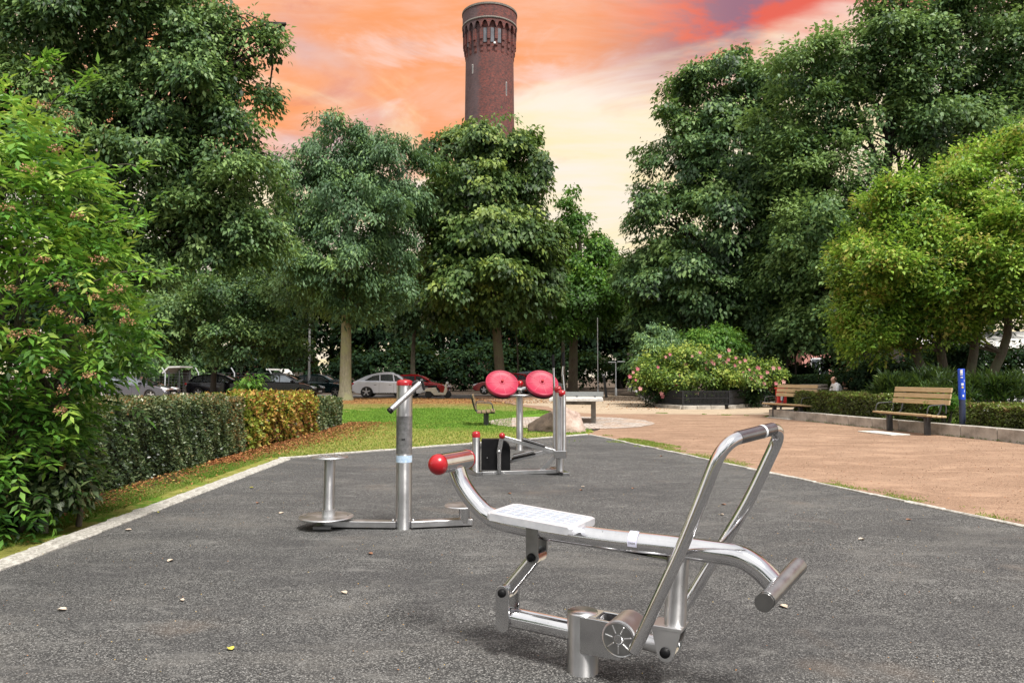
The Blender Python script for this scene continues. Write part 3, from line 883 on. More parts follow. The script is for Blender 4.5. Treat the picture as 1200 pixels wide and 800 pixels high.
    bm = B_(); box(bm, c + Vector((0, -R - 0.4, 0)) + Vector((1.0, 0.1, zc0 + 0.4)), (0.35, 0.35, 0.35), bev=0.05)
    obj('lamp', bm, M['white'], t)
build_tower()

# ---------------- buildings glimpsed between the trees
def house(name, label, x0, x1, Y, h, dep, wall, roofm, rows, cols, roofh=1.5):
    t = thing(name, label, 'building', ((x0 + x1) / 2, Y, 0))
    bm = B_(); box(bm, ((x0 + x1) / 2, Y + dep / 2, h / 2), (x1 - x0, dep, h)); obj('wall', bm, wall, t)
    bm = B_(); prism(bm, [(-dep / 2 - 0.4, 0), (dep / 2 + 0.4, 0), (0, roofh)], ((x0 + x1) / 2, Y + dep / 2, h + 0.003), (0, 1, 0), (0, 0, 1), (1, 0, 0), x1 - x0 + 0.6); obj('roof', bm, roofm, t)
    for r in range(rows):
        for c in range(cols):
            x = x0 + (x1 - x0) * (c + 0.5) / cols; z = h * (r + 0.55) / rows
            bm = B_(); box(bm, (x, Y - 0.02, z), (1.25, 0.12, 1.35)); f = obj('window', bm, M['white'], t)
            for s in (-1, 1):
                bm = B_(); box(bm, (x + s * 0.29, Y - 0.07, z), (0.5, 0.06, 1.15)); obj('pane', bm, M['pane'], f)
    return t
def X_(px, Y): return (px - 600) / F * Y
house('brick_building', 'red brick building half hidden by trees behind the parked cars', X_(60, 74), X_(345, 74), 74, 3.0, 9, M['brick'], M['slate'], 0, 0, 0.8)
house('pink_building', 'salmon pink rendered building seen in scraps through the foliage at right', X_(940, 52), X_(1100, 52), 52, 3.6, 9, M['pinkwall'], M['roofgrey'], 1, 4)
house('pale_building', 'pale rendered building seen through leaves right of the pink one', X_(1112, 54), X_(1330, 54), 54, 3.4, 9, M['palewall'], M['roofgrey'], 1, 5)
house('small_pale_building', 'small pale blue grey building glimpsed left of the rose bed', X_(744, 62), X_(752.5, 62), 62, 3.3, 4, M['palewall'], M['roofgrey'], 1, 1, 0.1)
def shelter(px0, px1, py, Y, label):
    x0, x1 = X_(px0, Y), X_(px1, Y); z = P(600, py, Y).z
    t = thing('shelter', label, 'shelter', ((x0 + x1) / 2, Y, 0))
    bm = B_(); prism(bm, [(x0, z - 0.5), (x0 + (x1 - x0) * 0.35, z), (x1, z + 0.02), (x1, z - 0.10), (x0 + (x1 - x0) * 0.37, z - 0.13), (x0 + 0.05, z - 0.62)], (0, Y + 1.2, 0), (1, 0, 0), (0, 0, 1), (0, 1, 0), 2.4)
    obj('roof', bm, M['roofgrey'], t)
    bm = B_(); box(bm, ((x0 + x1) / 2 + 0.3, Y + 2.3, z / 2 - 0.1), (x1 - x0 - 0.8, 0.1, z - 0.35)); obj('rear_wall', bm, M['wood_dark'], t)
    for sx in (x0 + 0.5, x1 - 0.1):
        for yy in (0.15, 2.1):
            bm = B_(); tube(bm, [(sx, Y + yy, 0), (sx, Y + yy, z - 0.35)], 0.05, 8); obj('post', bm, M['darkmetal'], t)
    return t
shelter(190, 211, 429, 60, 'small shelter with a pale bent roof behind the chain link fence')
s2 = shelter(336, 312, 432, 60, 'small shelter with a pale edged roof behind the dark hatchback')

# chain link fence with bent post tops
def chain_fence():
    Y = 56.0
    t = thing('chain_link_fence', 'tall chain link fence with bent post tops behind the parked cars', 'fence', (X_(220, Y), Y, 0))
    zt = P(600, 437, Y).z
    for px in (110, 153, 194, 233, 275, 318):
        x = X_(px, Y)
        bm = B_(); tube(bm, [(x, Y, 0), (x, Y, zt), (x - 0.25, Y, zt + 0.4)], 0.045, 8); obj('post', bm, M['galv'], t)
    bm = B_()
    x0, x1 = X_(110, Y), X_(345, Y)
    for k in range(8):
        z = 0.15 + (zt - 0.15) * k / 7
        box(bm, ((x0 + x1) / 2, Y, z), (x1 - x0, 0.02, 0.02))
    n = int((x1 - x0) / 0.22)
    for i in range(n):
        x = x0 + (x1 - x0) * i / n
        box(bm, (x + 0.11, Y + 0.012, zt / 2 + 0.05), (0.015, 0.015, zt), Matrix.Rotation(0.09 if i % 2 else -0.09, 3, 'Y'))
    obj('mesh_wire', bm, M['darkmetal'], t, 'stuff')
chain_fence()

def lamp_post(px, pytop, Y, label, r=0.06, head=None):
    x = X_(px, Y); z = P(px, pytop, Y).z
    t = thing('lamp_post', label, 'lamp post', (x, Y, 0))
    bm = B_(); tube(bm, [(x, Y, 0), (x, Y, z)], [r, r * 0.75], 10); obj('pole', bm, M['galv'], t)
    bm = B_(); lathe(bm, (x, Y, 0), (0, 0, 1), [(0, r * 1.7), (0.5, r * 1.6), (0.55, r)], 10); obj('base', bm, M['galv'], t)
    if head == 'top':
        bm = B_(); lathe(bm, (x, Y, z), (0, 0, 1), [(0, 0.06), (0.25, 0.19), (0.32, 0.24), (0.42, 0.05), (0.42, 0)], 12); obj('lantern', bm, M['lamp_white'], t)
    if head == 'tee':
        for s in (-1, 1):
            bm = B_(); box(bm, (x + s * 0.32 + 0.05, Y, z + 0.06 * s * 0.3), (0.55, 0.16, 0.07), bev=0.02); obj('lamp_head', bm, M['galv'], t)
    return t
lamp_post(362.5, 366, 50, 'tall slim grey lamp post standing behind the parked cars', 0.085, 'top')
lamp_post(700.5, 372, 46, 'thin grey lamp post at the dark edge of the wood beside the path', 0.034)
lamp_post(721.5, 424, 52, 'short post with a flat double lamp head at the end of the path', 0.05, 'tee')
x = X_(709, 48)
t = thing('bollard', 'short dark leaning post at the far end of the path', 'bollard', (x, 48, 0))
bm = B_(); tube(bm, [(x + 0.08, 48, 0), (x - 0.1, 48, P(709, 440, 48).z)], 0.09, 10); obj('post', bm, M['darkmetal'], t)
bm = B_(); lathe(bm, (x - 0.1, 48, P(709, 440, 48).z), (0, 0, 1), [(0, 0.1), (0.06, 0.09), (0.1, 0.0)], 10); obj('cap', bm, M['galv'], t)

# ---------------- trees
def lob(Y, L):
    out = []
    for a in L:
        px, py, rx, rz = a[:4]
        dy = a[4] if len(a) > 4 else 0.0
        ry = a[5] if len(a) > 5 else sz((rx + rz) / 2, Y)
        p = P(px, py, Y + dy)
        out.append((p.x, Y + dy, p.z, sz(rx, Y + dy), ry, sz(rz, Y + dy)))
    return out
def limb_path(a, b, sag=0.15, n=5, wob=0.12):
    a = Vector(a); b = Vector(b); out = []
    L = (b - a).length
    for i in range(n + 1):
        t = i / n
        p = a.lerp(b, t) + Vector((0, 0, 1)) * (math.sin(t * math.pi) * sag * L)
        if 0 < i < n: p += Vector((random.uniform(-1, 1), random.uniform(-1, 1), random.uniform(-1, 1))) * wob * L / n
        out.append(p)
    return out
def tree(label, cat, base, Y_lobes, n_cl, per, spread, L, Wd, leafmat, bark, r0, name='tree', group=None, stems=None, fork=0.45,
         droop=0.25, flat=0.3, tbias=0.0, tvar=0.5, inner=0.12, back=0.35, limbs=True, twigs=7, lean=(0, 0), jit=0.7, upn=1.0, trunk_name='trunk', drop_t=0.0, ss=1.0, bough=5, bsp=0.24, subl=7, dens=0.74):
    base = Vector(base)
    t = thing(name, label, cat, base, group=group)
    LL = []
    for l in Y_lobes:
        LL.append((l[0], l[1], l[2], l[3] * 0.86, l[4] * 0.86, l[5] * 0.86))
        for q in range(subl):
            d = Vector((random.gauss(0, 1), random.gauss(-0.4, 0.9), random.gauss(0.15, 0.8))).normalized()
            k = random.uniform(0.16, 0.38); e = random.uniform(0.78, 1.14)
            LL.append((l[0] + d.x * l[3] * e, l[1] + d.y * l[4] * e, l[2] + d.z * l[5] * e, l[3] * k, l[4] * k, l[5] * k * 0.8))
    cl, out = crown_points(LL, n_cl, inner, back, bough, bsp)
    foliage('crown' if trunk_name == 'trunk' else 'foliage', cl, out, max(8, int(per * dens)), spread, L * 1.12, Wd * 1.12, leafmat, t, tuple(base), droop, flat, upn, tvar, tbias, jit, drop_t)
    bm = B_()
    zs = [l[2] for l in Y_lobes]; zb = min(l[2] - l[5] for l in Y_lobes); ztop = max(l[2] + l[5] for l in Y_lobes)
    cxm = sum(l[0] * l[3] for l in Y_lobes) / sum(l[3] for l in Y_lobes)
    cym = sum(l[1] * l[3] for l in Y_lobes) / sum(l[3] for l in Y_lobes)
    stems = stems or [(0, 0)]
    for si, (sx, sy) in enumerate(stems):
        b0 = base + Vector((sx * 0.25 * ss, sy * 0.25 * ss, -0.05))
        top = Vector((cxm + sx * 1.5 * ss + lean[0], cym + sy * 1.2 * ss + lean[1], zb + (ztop - zb) * 0.8))
        m1 = b0.lerp(top, 0.35) + Vector((sx * 0.5 * ss - (cxm - base.x) * 0.15, 0, 0))
        path = smooth_path([b0, m1, b0.lerp(top, 0.7) + Vector((random.uniform(-.2, .2), 0, 0)), top], 5)
        n = len(path)
        rr = [r0 * (1.0 - 0.82 * (i / (n - 1))) * (1.35 if i == 0 else 1.0) for i in range(n)]
        tube(bm, path, rr, 10)
        if limbs:
            for l in Y_lobes:
                c = Vector(l[:3])
                if len(stems) > 1 and random.random() < 0.35: continue
                # leave the stem below the lobe it carries
                cand = [p for p in path if zb * 0.9 + 0.3 < p.z < c.z - 0.25 * l[5]] or [path[len(path) // 3]]
                a = cand[max(0, int(len(cand) * 0.6) - 1)] if len(cand) > 1 else cand[0]
                rl = r0 * 0.34
                lp = limb_path(a, c, 0.08, 5)
                tube(bm, lp, [rl * (1 - 0.75 * i / 5) for i in range(6)], 6)
                dd = np.linalg.norm(cl - np.array(l[:3])[None, :], axis=1)
                ids = np.argsort(dd)[:max(twigs * 6, 1)]
                for q in rng.choice(ids, size=min(twigs, len(ids)), replace=False):
                    e = Vector(cl[q]); s_ = lp[random.randint(2, 5)]
                    tp = limb_path(s_, e, 0.05, 3, 0.2)
                    tube(bm, tp, [rl * 0.32 * (1 - 0.8 * i / 3) for i in range(4)], 4, cap=False)
    obj(trunk_name, bm, bark, t)
    return t

random.seed(21)
# ash in the middle left, pale trunk
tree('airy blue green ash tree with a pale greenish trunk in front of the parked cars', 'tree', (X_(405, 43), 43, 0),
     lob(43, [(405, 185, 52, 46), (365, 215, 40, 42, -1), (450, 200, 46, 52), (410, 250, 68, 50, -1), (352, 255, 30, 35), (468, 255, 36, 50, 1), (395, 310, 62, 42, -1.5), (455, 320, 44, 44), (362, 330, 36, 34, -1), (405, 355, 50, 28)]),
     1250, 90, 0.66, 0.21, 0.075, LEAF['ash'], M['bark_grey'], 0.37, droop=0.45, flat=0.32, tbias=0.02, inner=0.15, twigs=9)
# linden in the centre
tree('tall dense linden tree with drooping tiers of leaves in front of the tower', 'tree', (X_(588, 47), 47, 0),
     lob(47, [(570, 172, 46, 38), (528, 175, 26, 28), (606, 195, 34, 40), (560, 225, 60, 42, -1), (618, 232, 30, 44), (530, 250, 34, 38), (580, 280, 72, 44, -1.5), (530, 305, 40, 40, -1), (630, 300, 30, 44), (575, 335, 70, 40, -1.5), (545, 362, 50, 24), (622, 345, 40, 30)]),
     1350, 80, 0.80, 0.25, 0.16, LEAF['linden'], M['bark'], 0.36, droop=0.55, flat=0.18, tbias=0.0, drop_t=0.22, inner=0.1, lean=(-0.8, 0))
# smaller bright tree to its right
tree('smaller pointed bright green tree between the linden and the tall dark group', 'tree', (X_(671, 54), 54, 0),
     lob(54, [(671, 250, 12, 28), (672, 285, 30, 30), (690, 310, 40, 34), (712, 330, 26, 44), (660, 330, 30, 34, -1), (690, 350, 52, 34, -1.5), (655, 375, 34, 26, -1)]),
     520, 75, 0.85, 0.22, 0.13, LEAF['bright'], M['bark'], 0.40, droop=0.45, flat=0.22, tbias=-0.22, drop_t=0.2)
# tall conical dark linden on the right
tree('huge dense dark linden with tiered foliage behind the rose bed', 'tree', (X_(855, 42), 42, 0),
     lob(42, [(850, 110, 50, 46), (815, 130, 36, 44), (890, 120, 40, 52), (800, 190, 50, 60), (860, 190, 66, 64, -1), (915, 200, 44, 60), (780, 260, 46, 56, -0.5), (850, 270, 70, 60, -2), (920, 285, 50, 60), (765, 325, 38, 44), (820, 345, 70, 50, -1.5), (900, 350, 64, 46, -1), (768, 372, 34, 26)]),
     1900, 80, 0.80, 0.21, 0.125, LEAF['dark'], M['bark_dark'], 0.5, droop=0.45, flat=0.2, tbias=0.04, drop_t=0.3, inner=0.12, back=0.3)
# high broad tree over the right side
tree('very tall broad tree reaching over the top right corner', 'tree', (X_(1010, 36), 36, 0),
     lob(36, [(985, 70, 52, 44), (1040, 60, 60, 54), (1110, 60, 66, 56), (1180, 70, 60, 60), (1060, 5, 50, 40), (1150, -10, 70, 50), (1240, 40, 60, 80), (960, 130, 36, 44), (1030, 140, 60, 40), (1110, 140, 60, 42, -1), (1190, 150, 50, 44), (985, 215, 50, 50), (950, 265, 46, 44, -1), (975, 330, 50, 50, -1), (950, 385, 40, 30), (1010, 280, 40, 50, 1), (935, 90, 34, 40), (920, 180, 40, 60, 1), (1080, 110, 60, 50, 1), (1160, 110, 60, 50, 1), (930, 320, 50, 60, 1), (1000, 370, 50, 50, 1)]),
     2300, 80, 0.74, 0.19, 0.105, LEAF['dark'], M['bark_dark'], 0.45, droop=0.25, flat=0.28, tbias=0.22, drop_t=0.25, inner=0.1, stems=[(0, 0), (2.2, 0.3)], twigs=9)
# yellow green spreading tree at right
tree('low spreading yellow green tree with many crooked stems above the near bench', 'tree', (X_(1120, 23), 23, 0.1),
     lob(23, [(1048, 262, 50, 42), (1102, 232, 56, 46), (1165, 215, 60, 56), (1230, 240, 60, 80), (1010, 310, 38, 46), (1075, 310, 76, 56, -1), (1150, 300, 72, 56, -1.3), (1030, 365, 46, 44, -0.5), (1090, 375, 50, 34, -0.6), (1200, 345, 60, 46, -1), (1002, 395, 28, 26), (1050, 405, 30, 22)]),
     1900, 80, 0.42, 0.11, 0.06, LEAF['yellowgreen'], M['bark'], 0.16, droop=0.12, flat=0.3, tbias=0.06, tvar=0.75, drop_t=0.15, inner=0.18, stems=[(-1.2, 0), (-0.3, 0.5), (0.6, 0.2), (1.5, 0.4)], twigs=6)
# big dark overhanging tree on the left
tree('big dark tree overhanging the hedge from the left with ragged branch tips against the sky', 'tree', (X_(70, 19), 19, 0),
     lob(19, [(225, 90, 70, 60), (262, 200, 56, 50), (290, 225, 34, 34), (300, 270, 34, 34), (60, 30, 110, 80), (170, 20, 80, 70), (240, 30, 50, 46), (290, 35, 36, 22), (318, 55, 20, 14), (335, 28, 14, 9), (80, 140, 120, 70), (190, 130, 84, 60), (248, 150, 36, 44), (150, 220, 100, 50), (235, 235, 60, 50), (270, 270, 50, 40), (120, 290, 100, 44), (230, 295, 50, 28), (300, 290, 24, 20), (-60, 120, 90, 160)]),
     2500, 84, 0.42, 0.12, 0.062, LEAF['dark'], M['bark_dark'], 0.34, droop=0.35, flat=0.3, tbias=0.20, drop_t=0.2, inner=0.2, back=0.5, twigs=14, tvar=0.6)
tree('dark leafy young tree filling the gap below the big left tree, above the hatchback', 'tree', (X_(250, 46), 46, 0),
     lob(46, [(280, 345, 60, 38), (330, 360, 40, 36), (220, 370, 60, 34), (190, 395, 60, 24), (290, 395, 60, 28), (340, 405, 30, 24)]),
     520, 80, 0.7, 0.2, 0.11, LEAF['dark'], M['bark_dark'], 0.2, droop=0.3, tbias=0.12, drop_t=0.25)

# dark wood behind: every tree its own object
wood = [(70, 74, 330, 70, 90), (165, 78, 340, 60, 80), (250, 82, 300, 60, 100), (330, 80, 330, 55, 90), (395, 84, 345, 60, 80), (455, 76, 340, 60, 90), (515, 82, 330, 60, 90), (600, 86, 345, 60, 85), (655, 80, 370, 50, 64), (725, 84, 352, 42, 72), (800, 66, 320, 70, 90), (905, 68, 330, 60, 90), (1010, 62, 300, 70, 90), (1120, 60, 290, 80, 100), (1215, 62, 290, 70, 110)]
lab = ['leftmost dark tree of the far wood, half hidden by the elder bush', 'dark tree of the far wood behind the left parked sedan', 'dark tree of the far wood above the bent roof shelter', 'dark tree of the far wood behind the tall lamp post',
       'dark tree of the far wood behind the pale ash trunk', 'dark tree of the far wood behind the silver car', 'dark tree of the far wood behind the bright red car', 'dark tree of the far wood behind the red discs', 'dark low tree of the far wood right of the red discs', 'dark tree at the far end of the path', 'dark tree behind the rose bed', 'dark tree behind the seated man', 'dark tree in front of the pink building', 'dark tree behind the yellow green tree', 'dark tree at the far right edge']
for (px, Y, py, rx, rz), lb in zip(wood, lab):
    L_ = lob(Y, [(px, py, rx * 0.8, rz * 0.6), (px - rx * 0.45, py + rz * 0.4, rx * 0.6, rz * 0.6, -1), (px + rx * 0.45, py + rz * 0.35, rx * 0.6, rz * 0.62, 0.5), (px, py + rz * 0.55, rx * 0.9, rz * 0.45, -1.5)])
    dense = 330 if px < 760 else 260
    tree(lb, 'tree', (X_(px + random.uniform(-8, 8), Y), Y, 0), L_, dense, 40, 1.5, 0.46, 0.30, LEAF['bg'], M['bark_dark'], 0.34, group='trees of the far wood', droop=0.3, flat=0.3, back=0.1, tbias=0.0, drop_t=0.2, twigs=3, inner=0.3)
# single trunks that read against the dark of the wood
for px, Y, py, r, lb in ((484, 56, 380, 0.22, 'slim dark trunk standing behind the silver car'), (660, 60, 380, 0.22, 'slim trunk just left of the trunk of the pointed bright tree'), (607, 60, 385, 0.10, 'thin sapling trunk above the gap between the red discs')):
    x = X_(px, Y); z = P(px, py, Y).z
    tree(lb, 'tree', (x, Y, 0), lob(Y, [(px, py - 20, 36, 26), (px + 18, py - 36, 26, 24, 1), (px - 20, py - 34, 26, 24, 0.5)]), 130, 60, 1.1, 0.28, 0.17, LEAF['dark'], M['bark'], r, droop=0.4, drop_t=0.2, back=0.5)

def shrub(label, cat, Y, L, n_cl, per, spread, l, wd_, mat, name='shrub', z0=0.0, stems=5, **kw):
    base = Vector((P(L[0][0], 441, Y).x, Y, z0))
    kw.setdefault('limbs', False); kw.setdefault('ss', min(1.0, sz(2 * L[0][2], Y) / 2.5))
    st = [(random.uniform(-1, 1) * 0.5, random.uniform(-0.5, 0.5)) for _ in range(stems)]
    return tree(label, cat, base, lob(Y, L), n_cl, per, spread, l, wd_, mat, M['bark_dark'], 0.02 * Y / 20 + 0.01, name=name, stems=st, trunk_name='stems', **kw)
# understorey that closes the wood near the ground
under = [(590, 92, 402, 130, 40), (728, 90, 412, 60, 30), (420, 92, 400, 120, 40), (250, 92, 400, 110, 36), (140, 63, 425, 70, 16), (215, 69, 418, 60, 24), (310, 70, 418, 70, 24), (455, 70, 424, 70, 20), (560, 72, 424, 70, 20), (650, 74, 426, 60, 18), (790, 56, 420, 60, 20), (880, 56, 420, 60, 20)]
ulab = ['tall dark thicket closing the wood behind the red discs', 'tall dark thicket closing the view at the end of the path', 'tall dark thicket closing the wood behind the ash tree', 'tall dark thicket closing the wood behind the left cars', 'grey green shrub mass behind the chain link fence at left', 'low dark shrubs behind the dark estate car', 'low dark shrubs behind the dark hatchback', 'dark shrubs at the foot of the wood behind the silver car', 'dark shrubs at the foot of the wood behind the red car', 'dark shrubs at the foot of the wood left of the path end', 'dark shrubs close behind the rose bed', 'dark shrubs behind the right half of the rose bed']
for (px, Y, py, rx, rz), lb in zip(under, ulab):
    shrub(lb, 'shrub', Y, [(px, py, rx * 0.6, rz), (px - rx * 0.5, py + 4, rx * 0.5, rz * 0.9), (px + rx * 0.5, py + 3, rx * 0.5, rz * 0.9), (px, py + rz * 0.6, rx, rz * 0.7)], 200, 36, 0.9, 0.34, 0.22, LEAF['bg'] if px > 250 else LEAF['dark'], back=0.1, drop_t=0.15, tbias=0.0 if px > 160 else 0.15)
# low grass and weeds behind the cars

# unseen trees added behind the viewpoint to darken the steel's reflections
for i, (x_, y_, w__, h__) in enumerate(((-13, -15, 4.5, 8.5), (-5, -19, 5, 10), (3.5, -17, 4.5, 9), (11, -18, 5, 10), (19, -12, 5, 9.5), (-19, -8, 4.5, 8.5))):
    L_ = [(x_, y_, h__ * 0.55, w__ * 0.8, w__ * 0.8, h__ * 0.3), (x_ - 1.5, y_ + 1, h__ * 0.4, w__ * 0.6, w__ * 0.6, h__ * 0.26), (x_ + 1.7, y_ + 0.6, h__ * 0.42, w__ * 0.6, w__ * 0.6, h__ * 0.26), (x_, y_, h__ * 0.8, w__ * 0.5, w__ * 0.5, h__ * 0.22)]
    tree('leafy tree added out of view behind the viewpoint for the steel to reflect, number of trunks from the left ' + ['one', 'two', 'three', 'four', 'five', 'six'][i], 'tree', (x_, y_, 0), L_, 170, 40, 1.1, 0.36, 0.24, LEAF['dark'], M['bark_dark'], 0.26, droop=0.3, back=0.9, group='added trees behind the viewpoint', inner=0.2)
# ---------------- near planting
random.seed(31)
def elder():
    Y = 6.4
    base = Vector((-4.25, 6.6, 0))
    L = [(-4.75, 6.6, 1.0, 0.85, 1.0, 0.95), (-4.5, 6.5, 2.0, 0.95, 1.0, 0.8), (-4.55, 6.5, 2.8, 0.9, 0.9, 0.65), (-3.95, 6.5, 2.25, 0.55, 0.6, 0.5), (-3.75, 6.6, 1.75, 0.45, 0.5, 0.45),
         (-4.9, 6.5, 3.4, 0.75, 0.8, 0.5), (-4.15, 6.5, 2.95, 0.45, 0.5, 0.35), (-4.5, 6.4, 0.55, 0.7, 0.6, 0.6), (-5.3, 5.6, 1.6, 1.2, 0.9, 1.5), (-4.1, 6.4, 1.35, 0.5, 0.5, 0.4)]
    t = thing('elder_bush', 'large bright green elder bush with drooping reddish berry clusters at the left edge', 'bush', base)
    # pinnate leaves: five or seven leaflets on a stalk
    cl, out = crown_points(L, 4200, 0.15, 0.5)
    n = len(cl)
    oh = out.copy(); oh[:, 2] = oh[:, 2] * 0.5 - 0.05
    U = nrm(oh + rng.normal(size=(n, 3)) * 0.5)
    V2 = nrm(np.cross(U, np.array([0, 0, 1.0])[None, :] + rng.normal(size=(n, 3)) * 0.25))
    Nn = np.cross(V2, U); Nn = np.where(Nn[:, 2:3] < 0, -Nn, Nn)
    pos = []; td = []; nd = []; ti = []; LL = []
    tb = rng.normal(0.50, 0.2, n) + 0.16 * out[:, 2] + 0.10 * np.clip((cl[:, 2] - 1.2), -1, 1)
    for k, (a, s) in enumerate([(0.05, -1), (0.05, 1), (0.35, -1), (0.35, 1), (0.65, -1), (0.65, 1), (0.85, 0)]):
        st = 0.20
        p = cl + U * (a * st) - np.array([0, 0, 1.0])[None, :] * (a * a * 0.06)
        d = U * (0.55 if s else 1.0) + V2 * (s * 0.95) + rng.normal(size=(n, 3)) * 0.12
        d[:, 2] -= 0.25
        pos.append(p); td.append(d); nd.append(Nn + rng.normal(size=(n, 3)) * 0.25); ti.append(tb + rng.normal(0, 0.07, n)); LL.append(rng.uniform(0.07, 0.125, n))
    LL = np.concatenate(LL)
    leaves('foliage', np.concatenate(pos), np.concatenate(td), np.concatenate(nd), LL, LL * 0.36, np.concatenate(ti), LEAF['elder'], t, tuple(base))
    bm = B_()
    for i in range(9):
        a = base + Vector((random.uniform(-.35, .35), random.uniform(-.3, .3), 0)); l = random.choice(L)
        e = Vector(l[:3])
        pth = limb_path(a, e, 0.12, 6, 0.3)
        tube(bm, pth, [0.028 * (1 - 0.7 * j / 6) for j in range(7)], 6)
        ids = np.argsort(np.linalg.norm(cl - np.array(l[:3]), axis=1))[:160]
        for q in rng.choice(ids, 12, replace=False):
            tube(bm, limb_path(pth[random.randint(3, 6)], Vector(cl[q]), 0.1, 3, 0.3), [0.009, 0.007, 0.005, 0.003], 4, cap=False)
    # long shoots that stand clear of the bush
    for (px, py, px2, py2) in ((60, 215, 168, 196), (55, 130, 110, 88), (100, 270, 178, 258), (110, 330, 196, 322), (30, 90, 70, 66)):
        a = P(px, py, 6.2); b = P(px2, py2, 6.0)
        tube(bm, limb_path(a, b, 0.08, 5, 0.1), [0.008, 0.007, 0.006, 0.005, 0.004, 0.003], 5)
    obj('stems', bm, M['bark'], t)
    pos = []; td = []; nd = []
    for (px, py, px2, py2) in ((60, 215, 168, 196), (55, 130, 110, 88), (100, 270, 178, 258), (110, 330, 196, 322), (30, 90, 70, 66)):
        a = P(px, py, 6.2); b = P(px2, py2, 6.0); d = (b - a)
        for i in range(64):
            tt = random.uniform(0.15, 1.05); q = a + d * tt + Vector((random.uniform(-.03, .03), random.uniform(-.06, .06), random.uniform(-.02, .06)))
            pos.append(q); td.append(d.normalized() * 0.8 + Vector((random.uniform(-1, 1), random.uniform(-1, 1), random.uniform(-.6, .6)))); nd.append((random.uniform(-.4, .4), random.uniform(-.6, .2), 1))
    pos = np.array([tuple(p) for p in pos]); td = np.array([tuple(p) for p in td]); nd = np.array(nd)
    leaves('shoot_leaves', pos, td, nd, rng.uniform(0.07, 0.11, len(pos)), 0.032, rng.normal(0.65, 0.12, len(pos)), LEAF['elder'], t, tuple(base))
    # berry clusters: flat umbels of small berries, each one a part
    spots = [(88, 372), (60, 430), (105, 436), (75, 455), (100, 383), (66, 362), (140, 357), (110, 345), (68, 172), (52, 120), (75, 130), (30, 195), (90, 250), (48, 300), (70, 330), (12, 335), (118, 300), (138, 335), (150, 372), (36, 385), (74, 478), (15, 390), (85, 150), (6, 240)]
    for (px, py) in spots:
        c = P(px + random.uniform(-3, 3), py, random.uniform(5.45, 5.85))
        m = 60
        th = rng.uniform(0, 2 * math.pi, m); rr = np.sqrt(rng.random(m)) * random.uniform(0.05, 0.085)
        pp = np.stack([c.x + rr * np.cos(th), c.y + rr * np.sin(th) * 0.7 - 0.01, c.z - 0.5 * rr + rng.normal(0, 0.014, m)], 1)
        leaves('berry_cluster', pp, rdir(m), rdir(m), 0.015, 0.013, rng.normal(0.5, 0.2, m), LEAF['berry'], t, tuple(base))['kind'] = 'stuff'
elder()

def hedge(label, a, b, width, h0, h1, n, L, Wd, mat, tb=0.45, tv=0.2, name='hedge', side=-1, topf=None, z0=0.0, group=None, rough=0.05, top_tb=0.0):
    """clipped hedge from a to b; a dark twig core with leaves all over its faces"""
    a = Vector((a[0], a[1], 0)); b = Vector((b[0], b[1], 0)); d = (b - a); ln = d.length; d.normalize()
    s = Vector((-d.y, d.x, 0))
    t = thing(name, label, 'hedge', a + Vector((0, 0, z0)), group=group)
    bm = B_(); 
    c = a + d * ln / 2 + s * side * width / 2
    hm = (h0 + h1) / 2
    prism(bm, [(0.12, 0.02), (ln - 0.12, 0.02), (ln - 0.12, h1 - 0.12), (0.12, h0 - 0.12)], a + s * side * width / 2 + Vector((0, 0, z0)), d, Vector((0, 0, 1)), s, width - 0.24)
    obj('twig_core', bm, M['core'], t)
    areas = np.array([ln * hm, ln * width, ln * hm * 0.25, width * hm, width * hm]); pr = areas / areas.sum()
    f = rng.choice(5, size=n, p=pr)
    u = rng.random(n); v = rng.random(n)
    X = np.zeros(n); Yy = np.zeros(n); Z = np.zeros(n); N = np.zeros((n, 3))
    dn = np.array(d); sn = np.array(s) * side
    # face 0 front (s=0), 1 top, 2 back, 3/4 ends
    hh = lambda x: h0 + (h1 - h0) * x / ln
    for k in range(5):
        i = f == k
        if k == 0: X[i] = u[i] * ln; Z[i] = v[i] * hh(X[i]); Yy[i] = 0; N[i] = -sn
        if k == 1: X[i] = u[i] * ln; Yy[i] = v[i] * width; Z[i] = hh(X[i]); N[i] = (0, 0, 1)
        if k == 2: X[i] = u[i] * ln; Z[i] = v[i] * hh(X[i]); Yy[i] = width; N[i] = sn
        if k == 3: X[i] = 0; Yy[i] = u[i] * width; Z[i] = v[i] * h0; N[i] = -dn
        if k == 4: X[i] = ln; Yy[i] = u[i] * width; Z[i] = v[i] * h1; N[i] = dn
    # lumpy surface
    und = 0.5 * np.sin(X * 3.1 + Z * 2.3) + 0.5 * np.sin(X * 7.3 - Z * 5.1 + 1.0) + 0.4 * np.sin(X * 15 + Z * 11)
    depth = rough * und * 0.5 - np.abs(rng.normal(0, 0.05, n))
    corner = np.clip((Z - (hh(X) - 0.12)) / 0.12, 0, 1) * np.where(f == 1, 0, 1) * 0.05
    base = np.array(a)[None, :] + X[:, None] * dn + Yy[:, None] * sn + np.stack([np.zeros(n), np.zeros(n), Z + z0], 1)
    pos = base + N * (depth - corner)[:, None]
    td = N * 0.6 + rdir(n) * 0.9; td[:, 2] += 0.15
    nd = N * 0.9 + rdir(n) * 0.7; nd[:, 2] += 0.35
    clump = 0.10 * np.sin(X * 2.1 + 0.7) * np.sin(Z * 4 + X) + 0.07 * np.sin(X * 5.7 + 2)
    tint = tb + clump + rng.normal(0, tv, n) + top_tb * np.clip((Z / np.maximum(hh(X), .1) - 0.85) / 0.15, 0, 1)
    if topf is not None: tint = topf(X, Z, tint)
    l = L * rng.uniform(0.7, 1.3, n)
    leaves('leaves', pos, td, nd, l, l * Wd / L, tint, mat, t, tuple(t.location))
    return t
